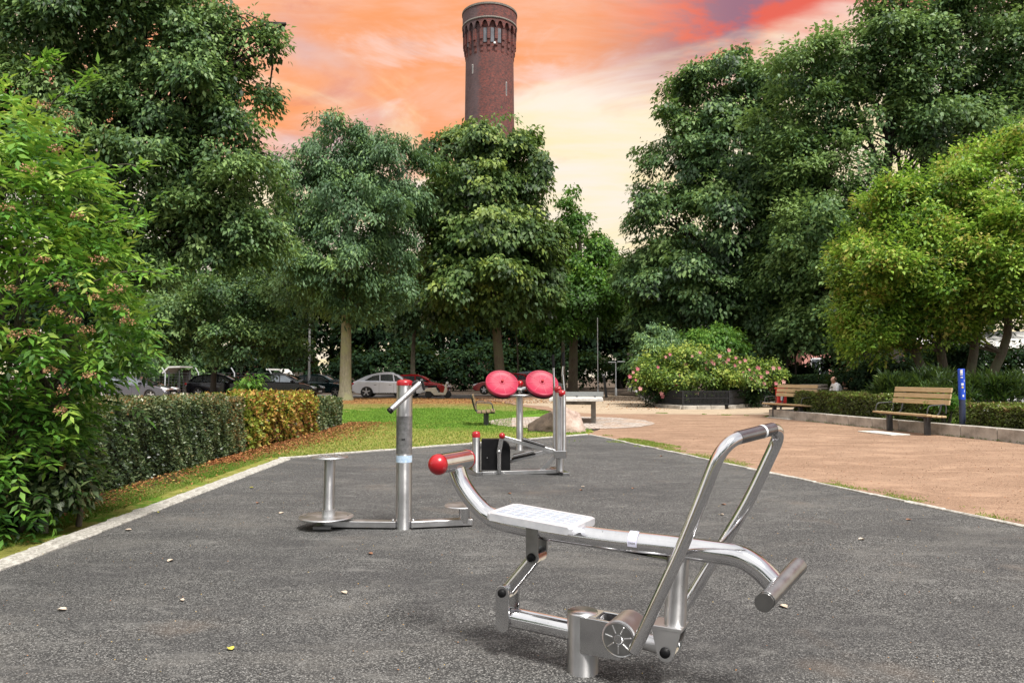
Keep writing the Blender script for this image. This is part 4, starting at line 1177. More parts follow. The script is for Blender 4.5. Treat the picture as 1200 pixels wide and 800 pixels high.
hx = -4.72
def hb(px, py):
    g = G(px, py); return (g.x, g.y)
# front faces point towards +x, so the body lies on -x (side chosen accordingly)
def brown_top(X, Z, t):
    # X runs away from the camera; dry brown band along the top and a brown shoulder halfway
    f = np.clip((Z - 0.85) / 0.2, 0, 1) * (rng.random(len(X)) < 0.6)
    g = np.exp(-((X - 6.5) / 1.6) ** 2) * np.clip((Z - 0.35) / 0.3, 0, 1) * (rng.random(len(X)) < 0.5)
    e = np.clip((X - 5.4) / 1.6, 0, 1) * (rng.random(len(X)) < 0.45)
    return t + 0.42 * f + 0.33 * g + 0.45 * e
def autumn_mix(X, Z, t):
    # green leaves linger at the near end; low leaves are darker brown
    g = (rng.random(len(X)) < 0.55 * np.clip(1 - X / 1.1, 0, 1) + 0.18)
    low = (rng.random(len(X)) < 0.5 * np.clip(1 - Z / 0.5, 0, 1))
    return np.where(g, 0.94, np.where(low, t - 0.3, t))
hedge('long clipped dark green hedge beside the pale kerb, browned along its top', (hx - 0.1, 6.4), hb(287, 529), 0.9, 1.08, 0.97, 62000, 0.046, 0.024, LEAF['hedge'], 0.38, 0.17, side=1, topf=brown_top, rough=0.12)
e1 = hb(287, 528); e2 = hb(369, 507)
hedge('yellow orange autumn coloured hedge section following the green hedge', e1, e2, 0.95, 0.98, 0.86, 19000, 0.075, 0.046, LEAF['autumn'], 0.52, 0.24, side=1, rough=0.2, topf=autumn_mix)
e3 = hb(401, 497)
hedge('short dark reddish green hedge section at the far end beside the lawn', e2, e3, 0.95, 0.84, 0.74, 13000, 0.06, 0.035, LEAF['hedge'], 0.48, 0.24, side=1, rough=0.08)
random.seed(5)
# sapling above the hedge
shrub('bright green sapling sticking up behind the browned hedge in front of the dark hatchback', 'sapling', 16, [(289, 455, 11, 7), (281, 446, 6, 4), (297, 444, 6, 4)], 34, 12, 0.14, 0.12, 0.045, LEAF['bright'], name='sapling', tbias=0.05, stems=3, limbs=True, twigs=3, back=0.8)
# ferny weeds at the foot of the elder
shrub('dark leafy undergrowth at the foot of the elder bush', 'shrub', 6.6, [(30, 560, 56, 30), (82, 562, 28, 22), (-20, 560, 60, 34)], 380, 26, 0.13, 0.075, 0.035, LEAF['hedge'], tbias=-0.06, stems=6)

# rose bed
RY = 31.0
kb_pts = [(742, 458.5), (747, 464), (757, 470), (768, 476.5), (800, 479.3), (855, 479), (900, 474.5), (930, 471.5)]
kw = [G(px, py) for px, py in kb_pts]
t = thing('kerb', 'brownish stone kerb curving round the foot of the rose bed', 'kerb', kw[3])
for i in range(len(kw) - 1):
    kerb_run(t, kw[i], kw[i + 1], 0.15, 0.6, 0.13, 0.22, M['concrete'], 0.0, pname='stone', start=i)
setorg((0, 0, 0))
bedp = [(p.x, p.y) for p in kw] + [(16, 46), (7, 54)]
sheet('rose_bed_soil', bedp, 0.06, M['soil'])
def rosefence():
    t = thing('bed_fence', 'low black fence with thin rails round the rose bed', 'fence', kw[3])
    off = Vector((0.05, 0.17, 0))
    pts = [p + off for p in kw[1:7]]
    for i in range(len(pts) - 1):
        a, b = pts[i], pts[i + 1]; d = b - a; n = max(1, int(d.length / 1.3))
        for j in range(n):
            p = a + d * (j / n)
            bm = B_(); box(bm, p + Vector((0, 0, 0.38)), (0.05, 0.05, 0.78)); obj('post', bm, M['blackmetal'], t)
        for z in (0.2, 0.45, 0.72):
            bm = B_(); box(bm, (a + b) / 2 + Vector((0, 0, z)), (d.length, 0.03, 0.035), Matrix.Rotation(math.atan2(d.y, d.x), 3, 'Z')); obj('rail', bm, M['blackmetal'], t)
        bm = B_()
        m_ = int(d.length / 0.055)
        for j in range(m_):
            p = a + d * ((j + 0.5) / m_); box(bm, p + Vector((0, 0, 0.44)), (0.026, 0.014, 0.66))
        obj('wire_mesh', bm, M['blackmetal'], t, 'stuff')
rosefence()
random.seed(8)
shrub('dark lower growth inside the black fence of the rose bed', 'shrub', 33, [(790, 468, 40, 14), (850, 468, 45, 14), (895, 464, 30, 12), (765, 460, 20, 12)], 260, 45, 0.35, 0.10, 0.05, LEAF['bg'], stems=6)
ros = [(770, 434, 28, 22), (800, 427, 34, 25), (840, 433, 36, 21), (872, 437, 28, 17), (898, 438, 16, 14), (756, 444, 14, 13), (820, 442, 56, 13, -0.6)]
rose = shrub('broad rambling rose bush covered in pink blossoms inside the black fence', 'rose bush', 33, ros, 620, 62, 0.36, 0.105, 0.06, LEAF['rose'], name='rose_bush', tbias=0.04, drop_t=0.22, tvar=0.7, stems=7, flat=0.35, jit=0.9)
# blossoms, each a small five petalled cup
setorg(rose.location)
bm_b = []
fl = [(742, 436), (745, 445), (738, 441), (747, 432), (833, 423), (836, 426), (843, 417), (853, 421), (851, 424), (862, 419), (846, 425), (826, 424), (861, 428), (869, 437), (871, 436), (878, 433), (883, 437), (887, 440), (886, 446), (880, 443), (870, 441), (909, 449), (918, 447), (906, 431), (913, 431), (899, 436), (888, 431), (780, 418), (785, 415), (793, 450), (775, 461), (776, 464), (817, 460), (854, 410), (841, 438), (820, 413), (811, 417), (895, 449), (865, 446), (838, 445), (750, 455), (873, 422), (867, 424), (892, 441), (828, 431), (803, 427), (771, 430), (797, 440)]
for i, (px, py) in enumerate(fl):
    c = P(px + 0.0, py, random.uniform(31.6, 32.3)); r = random.uniform(0.07, 0.13)
    m_ = 11; th = np.arange(m_) * 2.4; 
    rr = np.where(np.arange(m_) < 5, 0.55, 1.0) * r
    dirs = np.stack([np.cos(th) * 0.9, -np.ones(m_) * 0.35, np.sin(th) * 0.9], 1)
    leaves('blossom', np.repeat(np.array([tuple(c)]), m_, 0), dirs, np.stack([-np.cos(th) * .3, -np.ones(m_), -np.sin(th) * .3], 1), rr, r * 0.75, rng.normal(0.45 + random.uniform(-.3, .4), 0.1, m_), LEAF['petal'], rose, tuple(rose.location))
shrub('tall feathery bright shrub rising behind the left of the rose bush', 'shrub', 35.5, [(772, 400, 22, 18), (765, 415, 24, 20), (790, 412, 24, 18), (782, 390, 10, 8), (757, 420, 12, 18)], 210, 46, 0.42, 0.15, 0.055, LEAF['ash'], tbias=0.08, drop_t=0.2, limbs=True, twigs=4, droop=0.4)
shrub('tall feathery bright shrub rising behind the right of the rose bush', 'shrub', 35.5, [(835, 400, 26, 13), (820, 405, 20, 14), (852, 406, 16, 14), (842, 390, 14, 7)], 210, 46, 0.42, 0.15, 0.055, LEAF['bright'], tbias=-0.12, drop_t=0.2, limbs=True, twigs=4, droop=0.4)

# right hand hedges behind the low wall
random.seed(12)
def wl2(s, off): p = WL(s, off); return (p.x, p.y)
def s_at(px, off):
    # distance along the wall at which a point 'off' behind it is seen at column px
    k_ = (px - 600) / F
    a = WA + ws * off
    return (k_ * a.y - a.x) / (wd.x - k_ * wd.y)
def rhedge(label, pa, pb, off, width, h0, h1, n, mat, L=0.055, W2=0.034, tb=0.45, tv=0.24, top_tb=0.0, rough=0.09):
    a = wl2(s_at(pa, off), off); b = wl2(s_at(pb, off), off)
    # b is nearer the camera; front face must look towards the court
    return hedge(label, a, b, width, h0, h1, n, L, W2, mat, tb, tv, side=1, z0=0.08, top_tb=top_tb, rough=rough)
rhedge('mottled low hedge between the red bin and the near bench', 930, 1033, 0.42, 1.0, 0.80, 0.74, 26000, LEAF['hedge2'], tb=0.42, top_tb=0.30)
rhedge('low hedge directly behind the near bench', 1036, 1106, 0.85, 0.8, 0.70, 0.64, 15000, LEAF['hedge2'], tb=0.45, top_tb=0.28)
rhedge('reddish low hedge right of the blue post, nearest the camera', 1131, 1300, 0.42, 1.1, 0.63, 0.60, 30000, LEAF['hedge2'], tb=0.40, tv=0.26, top_tb=0.42)
g = s_at(1116, 0.5)
setorg((0, 0, 0))
pp = [wl2(g - 1.1, 0.24), wl2(g + 1.2, 0.24), wl2(g + 1.2, 2.4), wl2(g - 1.1, 2.4)]
sheet('small_lawn', pp, 0.115, m_noise('vivid_short_grass', (0.06, 0.20, 0.02), (0.12, 0.32, 0.04), 6, 0.9, bump=1.0, bscale=60, spec=0.1), 0.05, 0.4)

shrub('leafy green weeds poking up between the near bench and the blue post', 'weeds', 17.8, [(1108, 466, 10, 7), (1096, 472, 8, 5), (1119, 470, 6, 6)], 90, 16, 0.12, 0.11, 0.035, LEAF['bright'], name='weeds', z0=0.1, back=0.9)
shrub('spiky green perennials behind the near hedge', 'perennials', 19, [(1150, 461, 50, 12), (1220, 457, 60, 14), (1175, 452, 50, 10), (1110, 455, 26, 10)], 420, 34, 0.22, 0.15, 0.022, LEAF['linden'], name='perennials', z0=0.1, droop=-0.5, tbias=-0.34, back=0.5)
shrub('tall grey green perennials behind the near bench', 'perennials', 20.5, [(1056, 458, 26, 12), (1042, 467, 16, 10), (1085, 453, 30, 13)], 330, 34, 0.22, 0.17, 0.024, LEAF['linden'], name='perennials', z0=0.1, droop=-0.5, tbias=-0.34, back=0.5)
shrub('straw coloured dry grasses behind the seated man', 'dry grass', 29.5, [(1015, 450, 24, 11), (1034, 448, 18, 10), (1004, 456, 10, 7)], 170, 34, 0.3, 0.26, 0.02, LEAF['straw'], name='ornamental_grass', z0=0.05, droop=-0.9, back=0.5)
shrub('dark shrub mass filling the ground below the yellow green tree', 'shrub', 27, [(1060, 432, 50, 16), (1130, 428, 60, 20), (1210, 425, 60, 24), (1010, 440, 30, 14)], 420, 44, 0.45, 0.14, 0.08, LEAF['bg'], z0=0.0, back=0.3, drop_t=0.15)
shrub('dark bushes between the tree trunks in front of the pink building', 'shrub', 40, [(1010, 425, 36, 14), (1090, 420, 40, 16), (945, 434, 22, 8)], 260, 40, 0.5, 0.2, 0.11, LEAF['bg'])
a = P(918, 441, 32); b = P(962, 441, 31)
hedge('tall dark clipped hedge behind the two dark benches', (X_(914, 33), 33), (X_(965, 31.5), 31.5), 1.2, 1.38, 1.38, 9000, 0.09, 0.055, LEAF['bg'], 0.45, 0.2, side=1)
for px, Y, r_, lb in ((921, 37, 0.09, 'slim dark trunk behind the red bin'), (932, 37, 0.07, 'slim dark trunk right of the red bin'), (969, 42, 0.10, 'slim dark trunk left of the seated man')):
    tree(lb, 'tree', (X_(px, Y), Y, 0), lob(Y, [(px, 385, 22, 18), (px + 12, 396, 14, 12), (px - 12, 398, 14, 12)]), 90, 45, 0.7, 0.2, 0.11, LEAF['dark'], M['bark_dark'], r_, droop=0.4, drop_t=0.2)

# ---------------- short grass, weeds, litter
def blades(name, pts, hgt, wdt, mat, tint, spread=0.5):
    n = len(pts)
    td = np.stack([rng.normal(0, spread, n), rng.normal(0, spread, n), np.ones(n)], 1)
    nd = np.stack([rng.normal(0, 0.6, n), -np.ones(n), rng.normal(0.3, 0.3, n)], 1)
    setorg((0, 0, 0))
    o = leaves(name, pts, td, nd, hgt * rng.uniform(0.5, 1.4, n), wdt, tint, mat, None)
    o['kind'] = 'stuff'; return o
def inpoly(x, y, poly):
    c = np.zeros(len(x), bool); n = len(poly); j = n - 1
    for i in range(n):
        xi, yi = poly[i][:2]; xj, yj = poly[j][:2]
        m_ = ((yi > y) != (yj > y)) & (x < (xj - xi) * (y - yi) / (yj - yi + 1e-9) + xi)
        c ^= m_; j = i
    return c
def patchy(x, y, s=1.0, ph=0.0):
    return (np.sin(x * 2.1 * s + 1.3 + ph) + np.sin(y * 1.7 * s + x * 0.8 + ph * 2) + 0.7 * np.sin(x * 5.3 * s - y * 3.1 * s + ph) + 0.5 * np.sin(x * 9.1 * s + y * 7.7 * s)) / 3.2
def put(o, label, cat):
    o['label'] = label; o['category'] = cat
# left verge
n = 60000
y = 4.0 + 9.5 * rng.random(n) ** 0.9; fr = rng.random(n)
xk = K2.x + (y - K2.y) * (d1.x / d1.y)          # kerb line
xk = xk - 0.26
x = xk - fr * 1.0
keep = (x > -4.85) & (y < K2.y + 0.8) & ((patchy(x, y, 1.6) > -0.25) | (rng.random(n) < 0.25)) & (rng.random(n) < np.clip((x + 4.9) / 0.7, 0, 1) + 0.0)
x, y = x[keep], y[keep]
tint = 0.42 + 0.3 * patchy(x, y, 0.9, 2) + rng.normal(0, 0.16, len(x))
put(blades('verge_grass', np.stack([x, y, np.full(len(x), -0.01)], 1), 0.032, 0.007, LEAF['grass'], tint, 0.8), 'patchy green and yellow grass on the verge between kerb and hedge', 'grass')
# lawn
lawn_poly = [(-5.2, K2.y + 0.2), (K2.x - 0.3, K2.y + 0.15), (K3.x - 0.1, K3.y + 0.1), XY(694, 503), XY(664, 495), XY(600, 500), XY(600, 486), XY(650, 484), XY(640, 481), XY(612, 476), XY(585, 471), XY(545, 467), XY(402, 470), (-5.0, 22)]
n = 120000
y = 12.5 + 24 * rng.random(n) ** 1.4; x = rng.uniform(-11, 4, n)
k_ = inpoly(x, y, lawn_poly) & ~((x < -4.6) & (y < 22))
x, y = x[k_], y[k_]
yy = y + 3 * patchy(x, y, 0.4)
tint = np.where(yy < 18.5, 0.68, np.where(yy < 31, 0.33, 0.85)) + rng.normal(0, 0.14, len(x)) + 0.12 * patchy(x, y, 1.2, 1)
put(blades('lawn_grass', np.stack([x, y, np.full(len(x), -0.012)], 1), 0.045, 0.014, LEAF['grass'], tint, 0.8), 'short mown lawn grass, green in the middle and yellowing to the edges', 'grass')
# weeds along the low wall, along the gravel edge, by the boulder
def weedline(name, A, Bp, wdt, n, hgt, label, tb, dens=0.0, wd2=0.012):
    A = np.array(A[:2]); Bp = np.array(Bp[:2]); t_ = rng.random(n); off = np.abs(rng.normal(0, 1, n)) * wdt
    d = (Bp - A); nn = np.array([-d[1], d[0]]) / np.linalg.norm(d)
    p = A + t_[:, None] * d + off[:, None] * nn
    k2 = patchy(p[:, 0], p[:, 1], 1.3, 5) > dens
    p = p[k2]
    put(blades(name, np.column_stack([p, np.full(len(p), -0.005)]), hgt, wd2, LEAF['grass'], tb + rng.normal(0, 0.15, len(p)), 0.9), label, 'grass')
weedline('wall_weeds', WL(15), WL(-0.5), -0.32 if ws.x > 0 else 0.3, 26000, 0.055, 'strip of grass and weeds along the foot of the low concrete wall', 0.42, -0.5, 0.014)
weedline('edge_weeds', K3 + Vector((0.15, 0, 0)), K3 + d2 * 12, 0.16, 9000, 0.03, 'sparse dry grass along the gravel side of the thin kerb', 0.62, -0.1, 0.008)
weedline('corner_weeds', G(700, 506), G(800, 524), -0.55, 7000, 0.04, 'grass tufts at the far corner between rubber and gravel', 0.6, 0.25, 0.012)
weedline('path_weeds', G(960, 489), G(770, 483.5), 0.12, 2500, 0.035, 'thin grass line between the sand path and the red gravel', 0.5, 0.0, 0.02)
# leaf litter
def litter(name, x, y, label, L=0.05, tb=0.5, z=0.012):
    n = len(x); pos = np.stack([x, y, np.full(n, z) + rng.uniform(-.01, .008, n)], 1)
    td = rdir(n); td[:, 2] *= 0.25; nd = rdir(n) * 0.45; nd[:, 2] += 1
    setorg((0, 0, 0))
    o = leaves(name, pos, td, nd, L * rng.uniform(0.6, 1.3, n), L * 0.6, tb + rng.normal(0, 0.24, n), LEAF['litter'], None)
    o['kind'] = 'stuff'; put(o, label, 'leaf litter')
n = 9000
y = 11.5 + 10.5 * rng.random(n); x = -4.75 + np.abs(rng.normal(0, 0.5, n)) * np.clip((y - 10) / 5, 0.3, 1.3)
k_ = x < (K2.x - 0.3 + np.clip(y - K2.y, 0, 9))
litter('leaf_litter', x[k_], y[k_], 'orange brown fallen leaves gathered at the foot of the autumn hedge', 0.05, 0.42)
n = 2600
y = 4.5 + 8 * rng.random(n); x = -4.75 + np.abs(rng.normal(0, 0.32, n))
litter('leaf_litter', x, y, 'dry leaves on the bare soil at the foot of the green hedge', 0.036, 0.45)
n = 4500
y = rng.uniform(37, 46, n); x = rng.uniform(-14, 3, n)
litter('leaf_litter', x, y, 'brown fallen leaves along the far edge of the lawn before the cars', 0.09, 0.55, 0.01)
n = 900
y = rng.uniform(30, 50, n); x = rng.normal(6.0, 1.4, n) + (y - 30) * 0.05
litter('leaf_litter', x, y, 'brown fallen leaves on the path beside the rose bed kerb', 0.09, 0.4, 0.008)
n = 1800
y = rng.uniform(3, 15, n); x = rng.uniform(-4, 5, n); k_ = inpoly(x, y, [tuple(K0[:2]), tuple(K2[:2]), tuple(K3[:2]), tuple(K5[:2])])
litter('rubber_crumbs', x[k_], y[k_], 'pale crumbs and tiny dead leaf bits scattered over the rubber surface', 0.010, 0.85, 0.014)
n = 5000
y = rng.uniform(6, 23, n); x = rng.uniform(2, 12, n); k_ = inpoly(x, y, [(K3.x + .3, K3.y), (K4.x + .3, K4.y), (14, 8), (WB.x, WB.y), (WA.x, WA.y), XY(800, 486)])
litter('gravel_specks', x[k_], y[k_], 'small dead leaves and crumbs scattered over the red gravel', 0.022, 0.15, 0.004)
# ---------------- seated rowing machine in the foreground
BASE = G(683, 787)
NN = Vector((0.47, 0.883, 0)).normalized(); BB = Vector((0.883, -0.47, 0)).normalized(); ZZ = Vector((0, 0, 1))
def Wp(px, py, o=0.0):
    r = ray(px, py); t = ((BASE - C0).dot(NN) + o) / r.dot(NN); return C0 + r * t
def rower():
    t = thing('rowing_machine', 'large stainless steel outdoor rowing trainer with a red ended roller, nearest the camera', 'fitness machine', BASE)
    st, sp, sw, sl = M['steel'], M['steel_polished'], M['steel_worn'], M['steel_light']
    # ground post and housing
    hub = Wp(733, 741)
    top = Wp(683, 716).z
    bm = B_(); tube(bm, [BASE + Vector((0, 0, -0.02)), BASE + ZZ * (top - 0.002)], 0.071, 32); obj('ground_post', bm, M['steel_post'], t)
    def loc(p): q = p - BASE; return q.dot(BB), q.z
    hx_, hz_ = loc(hub)
    # housing: stadium-shaped block from the post to the hub, with a slot on top
    zt_, zb_ = top, Wp(700, 762).z
    bm = B_()
    wdt = 0.138
    for s in (-1, 1):
        prism(bm, [(0.0, zb_), (hx_ + 0.0, zb_), (hx_ + 0.0, zt_ - 0.006), (0.0, zt_ - 0.001)], BASE + NN * (s * (wdt / 2 - 0.008)), BB, ZZ, NN, 0.016, 0.003)
    prism(bm, [(0.0, zt_ - 0.012), (0.085, zt_ - 0.014), (0.085, zt_ + 0.0), (0.0, zt_ + 0.0)], BASE, BB, ZZ, NN, wdt - 0.034)
    prism(bm, [(0.03, zb_), (hx_, zb_), (hx_, zb_ + 0.012), (0.03, zb_ + 0.012)], BASE, BB, ZZ, NN, wdt - 0.034)
    obj('pivot_housing', bm, st, t)
    # top cap of the post that rounds the housing end
    bm = B_(); lathe(bm, BASE + ZZ * (zt_ - 0.003), ZZ, [(0, 0.070), (0.006, 0.070), (0.006, 0.0)], 32); obj('post_cap', bm, sl, t)
    # hub drum
    hr = 0.079
    hc = BASE + BB * hx_ + ZZ * hz_
    bm = B_(); lathe(bm, hc - NN * 0.088, NN, disc_prof(hr, 0.176, 0.006), 36); drum = obj('hub_drum', bm, sl, t)
    bm = B_(); lathe(bm, hc - NN * 0.094, NN, [(0, hr - 0.010), (0, hr - 0.010), (0.007, hr - 0.006), (0.007, 0.0)], 36); cap = obj('hub_cap', bm, sw, t)
    bm = B_(); lathe(bm, hc - NN * 0.0965, NN, disc_prof(0.021, 0.01, 0.003), 20); obj('centre_boss', bm, st, cap)
    for k in range(7):
        a = math.pi / 7 + 2 * math.pi * k / 7 + math.pi / 2
        dr = BB * math.cos(a) + ZZ * math.sin(a)
        bm = B_(); box(bm, hc - NN * 0.0955 + dr * 0.044, (0.036, 0.006, 0.005), axes(dr, NN.cross(dr), NN), bev=0.001); obj('spoke_ridge', bm, sl, cap)
    # rear horizontal arm and clevis
    aL = Wp(598, 722); bm = B_(); tube(bm, [Wp(672, 738), Wp(640, 731), aL], 0.047, 24); obj('rear_arm', bm, sp, t)
    b1 = Wp(595, 691); b2 = Wp(629, 650)
    z_lo = Wp(593, 735).z
    x1, z1 = loc(b1); x2, z2 = loc(b2)
    def stadium(xc, za, zb, r, n=8):
        return [(xc + r * math.cos(a), za + r * math.sin(a)) for a in np.linspace(math.pi, 2 * math.pi, n)] + [(xc + r * math.cos(a), zb + r * math.sin(a)) for a in np.linspace(0, math.pi, n)]
    for s in (-1, 1):
        bm = B_(); prism(bm, stadium(x1, z_lo + 0.03, z1, 0.036), BASE + NN * (s * 0.052), BB, ZZ, NN, 0.012, 0.002); obj('fork_plate', bm, st, t)
        zt2 = Wp(629, 622).z
        bm = B_(); prism(bm, [(x2 - 0.031, zt2 + 0.03)] + [(x2 + 0.031 * math.cos(a), z2 + 0.031 * math.sin(a)) for a in np.linspace(math.pi, 2 * math.pi, 9)] + [(x2 + 0.031, zt2 + 0.02)], BASE + NN * (s * 0.05), BB, ZZ, NN, 0.012, 0.002); obj('bracket_plate', bm, sw, t)
    bm = B_(); lathe(bm, b1 - NN * 0.052, NN, disc_prof(0.034, 0.104), 24); obj('link_bearing', bm, st, t)
    bm = B_(); lathe(bm, b2 - NN * 0.046, NN, disc_prof(0.033, 0.092), 24); obj('link_bearing', bm, st, t)
    bm = B_(); tube(bm, [b1, b2], 0.034, 20, squash=1.0); obj('link_arm', bm, st, t)
    for b_ in (b1, b2):
        bm = B_(); lathe(bm, b_ - NN * 0.074, NN, [(0, 0), (0.001, 0.009), (0.006, 0.019), (0.018, 0.021)], 18); obj('bolt_cap', bm, M['black'], t)
    bm = B_(); prism(bm, [(x1 - 0.045, z_lo + 0.03), (x1 - 0.036, z_lo + 0.03), (x1 - 0.036, z_lo + 0.06), (x1 - 0.045, z_lo + 0.06)], BASE, BB, ZZ, NN, 0.06, 0.002); obj('rubber_stop', bm, M['red'], t)
    # main beam
    beam = [Wp(535, 550), Wp(541, 566), Wp(556, 588), Wp(577, 606), Wp(612, 616), Wp(660, 624), Wp(720, 632.5), Wp(780, 639), Wp(832, 646), Wp(865, 651.5), Wp(886, 663), Wp(901, 677), Wp(908, 685)]
    bp = smooth_path(beam, 5)
    bm = B_(); tube(bm, bp, [0.047 if i < 15 else 0.051 for i in range(len(bp))], 28, squash=0.92); obj('main_beam', bm, sp, t)
    # flat strip under the beam
    bm = B_(); a, b = Wp(640, 629), Wp(783, 655)
    dd = (b - a).normalized(); box(bm, (a + b) / 2, ((b - a).length, 0.05, 0.007), axes(dd, NN, dd.cross(NN))); obj('under_strip', bm, st, t)
    # roller with red ends
    rc = Wp(532, 540.5)
    near = rc - NN * 0.14; far = rc + NN * 0.125
    bm = B_(); tube(bm, [near, far], 0.049, 30); obj('back_roller', bm, sp, t)
    bm = B_(); lathe(bm, near - NN * 0.052, NN, [(0, 0), (0.003, 0.018), (0.012, 0.034), (0.026, 0.045), (0.04, 0.0505), (0.056, 0.0515), (0.056, 0.045)], 30); obj('end_cap', bm, M['red'], t)
    bm = B_(); lathe(bm, far + NN * 0.03, -NN, [(0, 0), (0.004, 0.02), (0.01, 0.036), (0.02, 0.048), (0.034, 0.0505), (0.034, 0.045)], 24); obj('end_cap', bm, M['red'], t)
    # seat: shallow plate with rounded corners and rows of raised pads
    sL = Wp(587, 596); sR = Wp(685, 614)
    su = (sR - sL).normalized(); sn_ = NN; sw_ = su.cross(NN) * -1
    if sw_.z < 0: sw_ = -sw_
    ln = (sR - sL).length; sc = (sL + sR) / 2
    bm = B_(); hw = 0.148
    def rrect(a, b, r, n=5):
        out = []
        for cx_, cy_, a0 in ((a - r, b - r, 0), (-a + r, b - r, 90), (-a + r, -b + r, 180), (a - r, -b + r, 270)):
            for k in range(n + 1):
                an = math.radians(a0 + 90 * k / n); out.append((cx_ + r * math.cos(an), cy_ + r * math.sin(an)))
        return out
    prism(bm, rrect(ln / 2, hw, 0.022), sc - sw_ * 0.010, su, sn_, sw_, 0.034, 0.007)
    seat = obj('seat', bm, M['seat'], t)
    pm = None
    nx_, ny_ = 8, 5
    for i in range(nx_):
        for j in range(ny_):
            c = sc + su * ((i + 0.5) / nx_ - 0.5) * (ln - 0.06) + sn_ * ((j + 0.5) / ny_ - 0.5) * (hw * 2 - 0.05) + sw_ * 0.008
            bm = B_(); box(bm, c, (ln / nx_ - 0.020, 0.030, 0.006), axes(su, sn_, sw_), bev=0.002); obj('seat_pad', bm, M['seat_blue'], seat)
    bm = B_(); box(bm, sc - sw_ * 0.05, (ln * 0.7, 0.07, 0.04), axes(su, sn_, sw_), bev=0.004); obj('seat_mount', bm, sw, t)
    # sticker on the beam
    c = Wp(745, 625); bm = B_()
    prv = None
    for k in range(9):
        an = math.radians(-10 + 90 * k / 8)
        q = Wp(745, 635.2) + (ZZ * math.sin(an) - NN * math.cos(an)) * 0.0525
        dv = (Wp(752, 634) - Wp(738, 632)).normalized() * 0.021
        cur = (bm.verts.new(q - dv), bm.verts.new(q + dv))
        if prv: f = bm.faces.new((prv[0], prv[1], cur[1], cur[0])); f.smooth = True
        prv = cur
    lab_ = obj('sticker', bm, M['label_lilac'], t)
    for k, (u_, h_) in enumerate(((-0.013, 8), (-0.006, 5), (0.001, 7), (0.007, 4), (0.012, 6))):
        an = math.radians(8); q = Wp(745, 635.2) + (ZZ * math.sin(an) - NN * math.cos(an)) * 0.0535 + (Wp(752, 634) - Wp(738, 632)).normalized() * u_
        bm = B_(); box(bm, q, (0.003, 0.002, 0.0012 * h_), axes(BB, NN, ZZ)); obj('printed_mark', bm, M['label_grey'], lab_)
    # foot bar
    fn = Wp(896, 705, -0.15); ff = Wp(934, 664.5, 0.16)
    fd = (ff - fn).normalized()
    bm = B_(); fu = (Wp(908, 685) - Wp(890, 668)).normalized(); fu = (fu - fd * fu.dot(fd)).normalized(); fw = fd.cross(fu)
    prism(bm, rrect(0.049, 0.034, 0.032), (fn + ff) / 2, ZZ if False else fw, fu, fd, (ff - fn).length, 0.003); obj('foot_bar', bm, sw, t)
    bm = B_(); prism(bm, rrect(0.045, 0.030, 0.028), fn - fd * 0.003, fw, fu, fd, 0.008, 0.002); obj('end_cap', bm, M['steel_worn'], t)
    # front strut, fork and lower arm
    bm = B_(); tube(bm, [Wp(795, 640), Wp(791, 732)], 0.047, 26); obj('front_strut', bm, M['steel_post'], t)
    b3 = Wp(784, 759); x3, z3 = loc(b3)
    ztop = Wp(790, 731).z
    for s in (-1, 1):
        poly = [(x3 - 0.062, ztop - 0.004), (x3 + 0.07, ztop - 0.004)] + [(x3 + 0.036 * math.cos(a), z3 - 0.006 + 0.036 * math.sin(a)) for a in np.linspace(-0.2, -math.pi + 0.2, 9)]
        bm = B_(); prism(bm, poly, BASE + NN * (s * 0.052), BB, ZZ, NN, 0.014, 0.002); obj('fork_plate', bm, sl if s < 0 else st, t)
    bm = B_(); prism(bm, [(x3 - 0.064, ztop - 0.014), (x3 + 0.072, ztop - 0.014), (x3 + 0.072, ztop + 0.003), (x3 - 0.064, ztop + 0.003)], BASE, BB, ZZ, NN, 0.122, 0.003); obj('fork_plate', bm, sl, t)
    bm = B_(); lathe(bm, b3 - NN * 0.045, NN, disc_prof(0.034, 0.09), 24); obj('link_bearing', bm, st, t)
    bm = B_(); lathe(bm, b3 - NN * 0.078, NN, [(0, 0), (0.001, 0.009), (0.006, 0.021), (0.02, 0.023)], 18); obj('bolt_cap', bm, M['black'], t)
    bm = B_()
    pth = [hc + BB * 0.03, Wp(757, 751), Wp(770, 744), b3 + BB * 0.0]
    tube(bm, smooth_path([hc + BB * 0.02 - ZZ * 0.01, Wp(760, 752), b3], 4), 0.036, 18); obj('lower_arm', bm, sl, t)
    # handle loop
    o1, o2 = -0.165, 0.20
    pts = [Wp(743, 763, o1), Wp(800, 640, o1), Wp(829, 556, o1), Wp(846, 520, o1), Wp(872, 510, o1 + 0.015), Wp(915, 500.5, o2 - 0.02), Wp(914, 516, o2), Wp(880, 582, o2), Wp(842, 650, o2), Wp(809, 703, o2 - 0.02), Wp(790, 728, 0.09)]
    path = [pts[0], pts[0].lerp(pts[1], .5), pts[1], pts[2]] 
    path = fillet([pts[0], pts[1], Wp(848, 517, o1), Wp(919, 499, o2 - 0.01), Wp(877, 588, o2), Wp(806, 705, o2), Wp(776, 738, 0.10)], 0.11, 9)
    bm = B_(); tube(bm, path, 0.0265, 22); obj('handle_loop', bm, sp, t)
    # black rubber grips on the crossbar with a pale ring between
    ca = Wp(862, 513.4, o1 + 0.06); cb = Wp(912, 500.8, o2 - 0.07)
    A_ = Wp(848, 517, o1); B2 = Wp(919, 499, o2 - 0.01); dr = (B2 - A_); 
    for u0, u1 in ((0.22, 0.60), (0.635, 0.80)):
        bm = B_(); tube(bm, [A_ + dr * u0, A_ + dr * u1], 0.0278, 22); obj('hand_grip', bm, M['steel_grip'], t)
